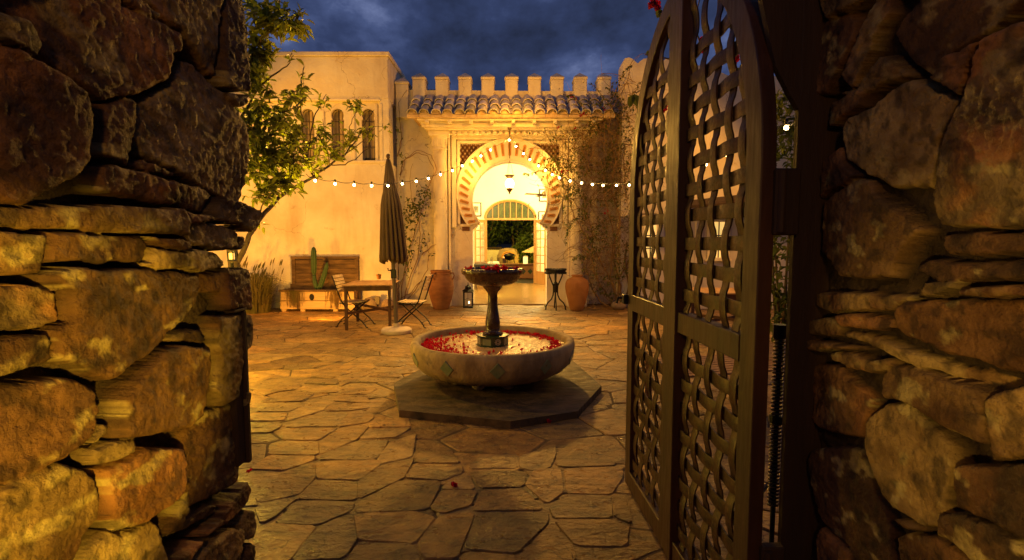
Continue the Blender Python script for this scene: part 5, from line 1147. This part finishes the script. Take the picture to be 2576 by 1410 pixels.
CL = [(700,55,50,45,4.9,150),(745,60,28,45,4.9,70),(665,30,30,35,4.9,50),(640,150,34,80,4.9,170),(665,130,30,40,5.0,50),(650,215,42,35,5.0,90),(655,275,48,30,5.0,110),(640,340,42,60,4.9,200),(715,300,45,35,5.1,90),(735,345,40,45,5.3,120),(690,390,55,40,5.1,150),(640,420,38,50,4.8,110),(745,405,45,35,5.4,110),(700,455,55,25,5.0,100),(655,490,35,28,4.7,60),(735,235,30,22,5.2,26),(712,250,30,20,5.1,30),(815,262,18,20,5.8,13),(905,272,22,17,6.7,34),(875,350,38,38,6.7,60),(925,330,22,38,6.8,26),(810,350,28,50,6.2,80),(835,395,28,26,6.3,36),(780,425,26,22,5.9,36),(765,215,8,40,5.7,12),(640,560,14,14,4.7,6),(733,145,12,14,5.0,6),(962,320,10,10,6.6,5),(650,75,26,50,5.0,70)]
b = MB(); b.use_tint = True; tw = MB(); rt = random.Random(9)
for (x, y, rx, ry, Y, n) in CL:
    C = D_(x, y, Y); k_ = Y/1288; twigs = []
    for i in range(max(2, n//9)):
        a = rt.uniform(0, 6.28); q = math.sqrt(rt.random()); e = C+Vector((rx*k_*q*math.cos(a), rt.uniform(-.28, .28)*min(1, rx/40), ry*k_*q*math.sin(a))); s_ = C+Vector((rt.uniform(-.3, .1)*rx*k_, 0, rt.uniform(-.5, .2)*ry*k_)); mid = s_.lerp(e, .5)+Vector((rt.uniform(-.03, .03), 0, rt.uniform(-.02, .04)))
        tw.tube([s_, mid, e], [.004, .003, .0015], 4); twigs.append((s_, mid, e))
    for i in range(int(n*1.15)):
        s_, mid, e = rt.choice(twigs); f_ = rt.uniform(.15, 1.05); pp = (s_.lerp(mid, f_*2) if f_ < .5 else mid.lerp(e, f_*2-1)); d = (e-s_).normalized()*.6+Vector((rt.uniform(-1, 1), rt.uniform(-1, 1), rt.uniform(-1.0, .6)))
        g_ = rt.uniform(.55, 1.5); b.tint = (g_*rt.uniform(.9, 1.5), g_, g_*.8); ln = rt.uniform(.07, .128); b.leaf(pp+Vector((rt.uniform(-.05, .05), rt.uniform(-.05, .05), rt.uniform(-.04, .04))), d, Vector((rt.uniform(-.9, .9), rt.uniform(-1.2, .4), 1)), ln, ln*rt.uniform(.38, .5), rt.uniform(.0, .3))
b.build('crown', M_LEAF, t); tw.build('twigs', M_BARK, t)
# small lit lantern seen through the gap of the left wall
lp = atY(583, 645, 3.9); t = thing('wall_lantern', 'tiny lit lantern glimpsed past the edge of the left stone wall', 'lantern', (lp.x, lp.y, lp.z-.06))
MB().box(lp.x-.015, lp.x+.015, lp.y-.015, lp.y+.015, lp.z-.024, lp.z+.024).build('glass', mat('lantern_pane', (1, .8, .4), None, emit=(1, .5, .10), estr=1.3), t)
b = MB()
for sx in (-1, 1):
    for sy in (-1, 1): b.box(lp.x+sx*.018-.003, lp.x+sx*.018+.003, lp.y+sy*.018-.003, lp.y+sy*.018+.003, lp.z-.034, lp.z+.03)
b.bbox(lp.x-.024, lp.x+.024, lp.y-.024, lp.y+.024, lp.z-.038, lp.z-.027, .002).bbox(lp.x-.026, lp.x+.026, lp.y-.026, lp.y+.026, lp.z+.027, lp.z+.035, .003).tube([(lp.x, lp.y, 0), (lp.x, lp.y, lp.z-.05)], .012, 8).tube([(lp.x, lp.y, lp.z+.045), (lp.x, lp.y, lp.z+.07)], .012, 6).build('cage', M_BLACK, t)
# ================================================================ vines
def walk(r, p, d, steps, st_, curl, ymin, ymax, grav=0.0):
    pts = [p.copy()]; d = d.normalized(); ax = Vector((0, 1, 0)); cu = r.uniform(-curl, curl)
    for i in range(steps):
        cu += r.uniform(-curl, curl)*.45; cu *= .92
        d = (Matrix.Rotation(cu, 3, ax) @ d + Vector((0, r.uniform(-.25, .25), -grav))).normalized(); d.y *= .8
        p = p+d*st_; p.y = min(max(p.y, ymin), ymax); pts.append(p.copy())
    return pts
rv = random.Random(21)
t = thing('bougainvillea', 'dense tangle of dry bougainvillea climbing the wall right of the doorway', 'climbing plant', atY(1555, 775, 12.3))
b = MB()
V = lambda x, y, Y=12.35: atY(x, y, Y)
STEMS = [[(1555,775),(1548,735),(1530,690),(1500,640),(1470,590),(1445,545),(1432,500)],[(1560,775),(1562,720),(1545,660),(1548,600),(1530,540),(1515,470),(1520,400)],[(1548,775),(1530,745),(1500,700),(1488,650),(1492,600),(1480,540)],[(1565,772),(1580,720),(1572,650),(1582,580),(1575,500),(1568,420),(1575,340)],[(1552,775),(1556,700),(1590,640),(1592,560),(1586,480)],[(1540,775),(1515,765),(1490,730),(1478,680),(1500,640)],[(1556,770),(1535,700),(1540,620),(1560,560),(1540,480),(1550,400),(1530,330),(1535,280),(1560,240),(1575,210)]]
for P_ in STEMS:
    q = [V(x, y)+Vector((0, rv.uniform(-.1, .1), 0)) for x, y in P_]; fine = []
    for i in range(len(q)-1):
        for k in range(4): fine.append(q[i].lerp(q[i+1], k/4)+Vector((rv.uniform(-1, 1), 0, rv.uniform(-1, 1)))*.02)
    fine.append(q[-1]); b.tube(fine, [.026-.018*i/len(fine) for i in range(len(fine))], 6)
b.build('stem', M_TWIG, t, True)
def density(x, y):
    if 1462 < x < 1590 and 300 < y < 700: return 1
    if 1430 < x < 1470 and 320 < y < 560: return .7
    if 1380 < x < 1440 and 340 < y < 470: return .4
    if 1480 < x < 1590 and 700 < y < 770: return .35
    if 1500 < x < 1610 and 250 < y < 300: return .55
    if 1530 < x < 1600 and 205 < y < 250: return .35
    return .02
b = MB(); lv = MB(); lv.use_tint = True
cnt = 0
while cnt < 880:
    x, y = rv.uniform(1380, 1600), rv.uniform(205, 775)
    if rv.random() > density(x, y)*(1.25 if 330 < y < 480 else .8): continue
    cnt += 1; d = Vector((rv.uniform(-1, 1), 0, rv.uniform(-.6, 1))); yy_ = rv.uniform(11.85, 12.75) if x > 1490 else rv.uniform(11.9, 12.35); 
    pts = walk(rv, V(x, y, yy_), d, rv.randint(6, 16), .065, .35, 11.8, 12.8 if x > 1490 else 12.4, .02)
    r_ = rv.choice((.003, .004, .004, .005, .008)); b.tube(pts, [r_*(1-.5*i/len(pts)) for i in range(len(pts))], 4, False)
b.build('twigs', M_TWIG, t)
cnt = 0
while cnt < 2100:
    x, y = rv.uniform(1330, 1620), rv.uniform(200, 775)
    dn = density(x, y)*.6 + (.5 if 1420 < x < 1480 and 470 < y < 570 else 0) + (.5 if 1360 < x < 1440 and 395 < y < 450 else 0)+(.5 if 1480 < x < 1560 and 250 < y < 330 else 0)+(.3 if 1500 < x < 1560 and 700 < y < 760 else 0)
    if vnoise(np.array([x/22.]), np.array([y/22.]))[0] < .38 or rv.random() > dn: continue
    cnt += 1; g_ = rv.uniform(.5, 1.5); lv.tint = (g_*rv.uniform(.9, 1.5), g_, g_*.7); ln = rv.uniform(.05, .095); yy_ = rv.uniform(11.8, 12.5) if x > 1440 else rv.uniform(11.9, 12.35)
    lv.leaf(V(x, y, yy_), (rv.uniform(-1, 1), rv.uniform(-1, 1), rv.uniform(-1, .5)), (rv.uniform(-.5, .5), -.4, 1), ln, ln*.6, .3)
lv.build('leaves', M_VLEAF, t)
fb = MB()
for (x, y, n) in ((1436,243,16),(1447,250,8),(1462,290,8),(1472,287,5),(1404,322,6),(1448,326,4),(1415,432,8),(1426,434,6),(1521,536,8),(1526,531,4),(1520,276,3)):
    for k in range(n): bract(fb, V(x+rv.uniform(-4, 4), y+rv.uniform(-4, 4), 11.8), .032, rv)
fb.build('blossoms', M_RED, t)
# long arching shoots at the top right and over the arch
b = MB(); lv = MB(); lv.use_tint = True
SH = [([(1560,330),(1570,280),(1590,240),(1610,210),(1625,200)], 11.6),([(1555,300),(1530,260),(1500,225),(1480,205)], 11.7),([(1500,330),(1470,270),(1440,240),(1418,240)], 11.7),([(1570,300),(1600,260),(1625,230)], 11.5),([(1540,250),(1560,200),(1575,175),(1590,160)], 11.9),([(1470,440),(1420,420),(1370,425),(1330,440),(1318,435)], 11.7),([(1460,420),(1410,395),(1370,400)], 11.8),([(1450,480),(1420,500),(1390,490)], 11.8),([(1460,540),(1435,560),(1425,590),(1420,620)], 11.9),([(1480,650),(1455,640),(1440,655)], 11.9),([(1590,330),(1570,270),(1548,235),(1520,215)],11.8)]
for P_, Y in SH:
    q = [V(x, y, Y) for x, y in P_]; fine = []
    for i in range(len(q)-1):
        for k in range(5): fine.append(q[i].lerp(q[i+1], k/5)+Vector((rv.uniform(-1, 1), 0, rv.uniform(-1, 1)))*.012)
    b.tube(fine, [.009-.006*i/len(fine) for i in range(len(fine))], 5)
    for p in fine:
        for k in range(3): g_ = rv.uniform(.6, 1.4); lv.tint = (g_, g_, g_*.7); lv.leaf(p, (rv.uniform(-1, 1), rv.uniform(-1, 1), rv.uniform(-1, .4)), (0, -.4, 1), rv.uniform(.05, .085), .04, .3)
b.build('long_shoots', M_TWIG, t); lv.build('shoot_leaves', M_VLEAF, t)
# left vine
t = thing('climbing_vine', 'thin sparse vine with looped stems on the wall left of the columns', 'climbing plant', atY(1008, 768, 12.3))
b = MB(); lv = MB(); lv.use_tint = True
for P_ in ([(1008,768),(1010,720),(1022,650),(1045,580),(1062,520),(1078,470),(1098,425),(1085,390),(1050,378),(1020,400),(1006,450),(1010,500)],[(1012,768),(1030,700),(1050,650),(1058,590),(1052,540),(1035,500),(1030,450),(1040,400)],[(1005,765),(1000,730),(1020,690),(1035,640),(1030,580)],[(1018,760),(1045,730),(1075,680),(1080,640),(1070,600)],[(1010,750),(1035,735),(1055,712),(1080,700)],[(1062,640),(1085,620),(1100,615)],[(1006,440),(1015,405),(1045,385),(1075,392),(1092,430),(1080,480)],[(1000,395),(1010,350),(1003,260),(1030,215)]):
    q = [V(x, y, 12.6+(.2 if x < 1075 else -.25)) for x, y in P_]; fine = []
    for i in range(len(q)-1):
        for k in range(4): fine.append(q[i].lerp(q[i+1], k/4)+Vector((rv.uniform(-1, 1), rv.uniform(-.5, .5), rv.uniform(-1, 1)))*.014)
    b.tube(fine, [.014-.010*i/len(fine) for i in range(len(fine))], 5)
b.build('stem', M_TWIG, t, True)
for (x, y, rx, ry, n) in ((1040,530,25,30,130),(1060,500,20,35,60),(1028,560,18,30,50),(1025,640,15,60,60),(1070,480,10,20,25),(1000,330,10,20,10),(1060,600,20,30,20),(1010,400,12,30,14),(1085,640,10,10,6)):
    for i in range(n): g_ = rv.uniform(.6, 1.4); lv.tint = (g_, g_, g_*.7); ln = rv.uniform(.06, .10); lv.leaf(V(x+rv.gauss(0, .5)*rx, y+rv.gauss(0, .5)*ry, 12.3+rv.uniform(-.1, .25)), (rv.uniform(-1, 1), rv.uniform(-1, 1), rv.uniform(-1, .4)), (0, -.4, 1), ln, ln*.6, .3)
lv.build('leaves', M_VLEAF, t)
# sprigs of bougainvillea behind the gate
t = thing('bougainvillea_spray', 'near spray of red bougainvillea hanging behind the top of the gate', 'flowering branch', atY(1760, 10, 3.9))
b = MB(); lv = MB(); lv.use_tint = True; fb = MB(); Q = lambda x, y, Y=3.8: atY(x, y, Y)
for P_ in ([(1900,-60),(1800,-40),(1700,-30),(1655,0)],[(1900,-60),(1850,60),(1800,90),(1762,110)],[(1860,20),(1870,100),(1868,170),(1850,200)],[(1720,-30),(1700,120),(1668,200),(1655,262)],[(1690,150),(1640,140),(1622,138)],[(1668,200),(1630,215),(1600,235)],[(1762,110),(1745,60),(1760,0)],[(1762,110),(1720,125),(1690,150)]):
    b.tube([Q(*p) for p in P_], [.006-.003*i/len(P_) for i in range(len(P_))], 5)
b.build('twigs', M_TWIG, t)
for (x, y, n) in ((1643,8,9),(1652,18,5),(1768,108,9),(1760,125,4),(1660,262,7),(1664,275,4),(1850,152,4)):
    for k in range(n): bract(fb, Q(x+rv.uniform(-7, 7), y+rv.uniform(-7, 7)), .036, rv)
fb.build('blossoms', M_RED, t)
for (x, y, n, s_) in ((1660,25,5,.06),(1627,130,2,.05),(1632,150,2,.05),(1598,240,2,.10),(1608,262,3,.05),(1866,95,4,.07),(1862,165,4,.06),(1870,190,3,.06),(1780,90,4,.06),(1850,60,4,.06)):
    for k in range(n): g_ = rv.uniform(.6, 1.2); lv.tint = (g_, g_, g_*.7); lv.leaf(Q(x+rv.uniform(-5, 5), y+rv.uniform(-5, 5)), (rv.uniform(-.6, .6), rv.uniform(-.4, .4), -1), (rv.uniform(-1, 1), -1, .3), s_, s_*.6, .2)
lv.build('leaves', M_VLEAF, t)
# ivy shrub seen between gate and post
def shrub(name, label, cat, c, rad, n, ln, m, seed, stem=True, hole=.36, group=None):
    r = random.Random(seed); t = thing(name, label, cat, (c[0], c[1], 0), group); lv = MB(); lv.use_tint = True; k = 0
    while k < n:
        v = Vector((r.gauss(0, 1), r.gauss(0, 1), r.gauss(0, 1))).normalized()*r.uniform(.55, 1)**.7; p = Vector((c[0]+v.x*rad[0], c[1]+v.y*rad[1], c[2]+v.z*rad[2]))
        if vnoise(np.array([p.x/rad[0]*2.4+9]), np.array([p.z/rad[0]*2.4+p.y+7]))[0] < hole: continue
        k += 1; g_ = r.uniform(.5, 1.6); lv.tint = (g_*r.uniform(.9, 1.4), g_, g_*.7); l_ = ln*r.uniform(.7, 1.3); lv.leaf(p, (r.uniform(-1, 1), r.uniform(-1, 1), r.uniform(-1, .4)), (r.uniform(-.5, .5), -.3, 1), l_, l_*.55, .3)
    lv.build('crown', m, t)
    b = MB()
    for k in range(5): e = Vector((c[0]+r.uniform(-.6, .6)*rad[0], c[1]+r.uniform(-.5, .5)*rad[1], c[2]+r.uniform(-.2, .7)*rad[2])); b.tube([(c[0], c[1], 0), Vector((c[0], c[1], 0)).lerp(e, .5)+Vector((r.uniform(-.1, .1), 0, .1))*rad[0], e], [.035*rad[0]+.01, .02*rad[0]+.006, .005], 7)
    b.build('trunk', M_BARK, t, True); return t
p = atY(1975, 380, 5.2); shrub('leafy_shrub', 'leafy green shrub seen through the slit between gate and post', 'shrub', (p.x+.1, 5.3, 1.9), (.33, .3, 1.35), 1500, .085, M_VLEAF, 31)
lamp('shrub_lamp', (p.x-.25, 4.6, 1.9), 6, YELLOW, .05)
# ================================================================ furniture behind the gate
make_table(3.35, 8.4, R(-8), 1.0, 1.0, .80, 'second slatted table seen low through the woven gate')
t = thing('slatted_bench', 'low slatted wooden bench seen through the lower gate panel', 'bench', (1.98, 4.9, 0), local=True, rz=R(14))
for i in range(9): y = -.32+i*.08; MB().bbox(-.62, .62, y-.03, y+.03, .40, .42, .004).build('seat_slat', M_TEAK, t)
for x in (-.55, .55): MB().bbox(x-.03, x+.03, -.36, .36, .35, .399, .004).build('bearer', M_REDWOOD, t)
for x in (-.55, .55):
    for y in (-.3, .3): MB().bbox(x-.025, x+.025, y-.025, y+.025, 0, .35, .004).build('leg', M_REDWOOD, t)
# ================================================================ hall furniture and garden beyond
t = thing('sofa', 'black low sofa in the hall seen over the fountain bowl', 'sofa', (-.85, 17.0, 0))
MB().bbox(-1.28, -.40, 16.8, 17.0, .28, .86, .03).build('backrest', M_FABRIC, t); MB().bbox(-1.28, -.40, 17.0, 17.7, .28, .5, .03).build('seat', M_FABRIC, t)
for x in (-1.2, -.48): MB().lathe([(.06, 0), (.035, .2), (.03, .28)], 10, (x, 16.9, 0)).build('leg', M_WOOD, t)
for x in (-1.26, -.42): MB().bbox(x-.06, x+.06, 17.0, 17.7, .3, .72, .03).build('armrest', M_FABRIC, t)
for x, lb, m_ in ((-.62, 'striped black and cream cushion on the hall sofa', M_CUSH), (-1.05, 'plain tan cushion on the hall sofa', M_WOOD)):
    tag(MB().bbox(x-.2, x+.2, 17.02, 17.14, .62, .93, .04, Matrix.Translation((x, 17.1, .5)) @ Matrix.Rotation(-.15, 4, 'X') @ Matrix.Translation((-x, -17.1, -.5))).build('cushion', m_), lb, 'cushion')
t = thing('ceiling_fan', 'ceiling fan with thin blades at the right of the bright hall', 'ceiling fan', (1.0, 16.2, 0))
fp = atY(1372, 490, 16.2)
MB().lathe([(.0, -.06), (.1, -.05), (.12, 0), (.1, .08), (.03, .12), (.03, 1.2)], 16, (fp.x, 16.2, fp.z)).tube([(fp.x, 16.2, fp.z+.1), (fp.x, 16.2, 4.998)], .02, 8).build('motor', M_BRASS, t, True)
for k in range(4): MB().bbox(.1, .68, -.06, .06, -.008, .008, .003, Matrix.Translation((fp.x, 16.2, fp.z)) @ Matrix.Rotation(R(20+k*90), 4, 'Z') @ Matrix.Rotation(.2, 4, 'X')).build('blade', M_WOOD, t)
# counter with tile diamonds
q0, q1 = atY(1294, 668, 22.0), atY(1352, 668, 22.0)
t = thing('garden_counter', 'low tiled garden counter beyond the far doorway', 'counter', (q0.x+.5, 22.3, 0))
MB().bbox(q0.x-.9, q1.x+.4, 22.0, 22.6, 0, q0.z, .02).build('base', M_TERRA2, t); MB().bbox(q0.x-.95, q1.x+.45, 21.95, 22.65, q0.z, q0.z+.06, .01).build('top', M_LATTICE, t)
for i in range(4): x = q0.x+.08+i*.3; MB().bar((x-.08, 21.99, q0.z*.5), (x+.08, 21.99, q0.z*.5), .15, .02, (0, 1, 0)) ; MB().add([(x-.11, 21.985, q0.z*.55), (x, 21.985, q0.z*.55-.13), (x+.11, 21.985, q0.z*.55), (x, 21.985, q0.z*.55+.13)], [(0,1,2,3)]).build('tile', M_DKGREEN, t)
cl = atY(1322, 664, 22.1); t = thing('candle_lantern', 'white glowing candle lantern on the garden counter', 'lantern', (cl.x, 22.2, q0.z+.06))
MB().lathe([(.10, 0), (.10, .30), (.0, .31)], 4, (cl.x, 22.2, q0.z+.06)).build('glass', mat('counter_lantern_glass', (1, .8, .5), None, emit=(1, .6, .2), estr=1.6), t); MB().bbox(cl.x-.09, cl.x+.09, 22.11, 22.29, q0.z+.37, q0.z+.40, .01).build('cap', M_TRIM, t)
oc = atY(1279, 668, 25.5)
t = thing('stone_oven', 'rough stone outdoor oven with a glowing arched mouth', 'oven', (oc.x, 25.5, 0))
oz = atY(1279, 625, 25.5).z; om = MB(); om.lathe([(.55, 0), (.6, .8), (.58, oz*.72), (.42, oz*.95), (.18, oz), (.0, oz+.01)], 18, (oc.x, 25.9, 0), lambda a, z: 1+.05*math.sin(a*7+z*9)).build('body', M_BOULDER, t)
ap = [(oc.x+.32*math.cos(R(a)), oz*.62+.30*math.sin(R(a))) for a in range(0, 181, 15)]
MB().prism(ap, 25.20, 25.36).build('mouth', mat('oven_glow', (.9, .5, .2), None, emit=(1, .42, .10), estr=1.2), t)
MB().tube([(x, 25.19, z) for x, z in ap], .05, 8).build('mouth_arch', M_BRICK, t)
gq = atY(1282, 645, 24.2); t = thing('kettle_grill', 'dark round kettle barbecue standing before the oven', 'grill', (gq.x, 24.2, 0))
MB().lathe([(.0, -.22), (.2, -.15), (.28, .0), (.29, .03), (.2, .11), (.0, .15)], 20, (gq.x, 24.2, gq.z)).build('kettle', M_BLACK, t, True)
for a in (0, 120, 240): MB().tube([(gq.x+.2*math.cos(R(a)), 24.2+.2*math.sin(R(a)), gq.z-.14), (gq.x+.34*math.cos(R(a)), 24.2+.34*math.sin(R(a)), 0)], .02, 6).build('leg', M_BLACK, t)
w0 = atY(1215, 628, 27); w1 = atY(1262, 628, 27)
t = thing('garden_wall', 'white lit garden wall with a dark coping at the far left beyond the doors', 'wall', (w0.x, 27, 0))
MB().bbox(w0.x-2.5, w1.x, 27, 27.25, 0, w0.z, .02).build('wall', M_PLASTER, t); MB().bbox(w0.x-2.5, w1.x+.03, 26.95, 27.3, w0.z, w0.z+.12, .02).build('coping', M_POST, t)
up_ = atY(1332, 636, 24.0); t = thing('garden_umbrella', 'edge of an open pale umbrella in the far garden', 'umbrella', (up_.x+.9, 24.6, 0))
MB().lathe([(1.3, 0), (1.28, .02), (.7, .32), (.05, .6), (.0, .62)], 8, (up_.x+.95, 24.6, up_.z)).build('canopy', M_PALEC, t); MB().tube([(up_.x+.95, 24.6, 0), (up_.x+.95, 24.6, up_.z+.6)], .03, 8).build('pole', M_POLE, t)
for i, (x, y, z, rx, rz, lb) in enumerate([(-1.6, 28.6, 2.7, 1.5, 1.7, 'dark green tree above the white garden wall'), (.2, 29.5, 3.4, 1.6, 1.9, 'tall leafy tree filling the middle of the far doorway'), (1.7, 28.0, 2.2, 1.5, 2.2, 'bright leafy tree at the right of the far doorway'), (.9, 26.4, 1.0, .9, 1.0, 'low lit bush to the right of the stone oven'), (3.3, 29, 3, 1.6, 2.4, 'dark tree hidden mostly behind the right hall door')]):
    shrub('garden_tree', lb, 'tree', (x, y, z), (rx, 1.0, rz), 2400, .17, M_HEDGE, 50+i, hole=.25, group='trees in the garden beyond the hall')
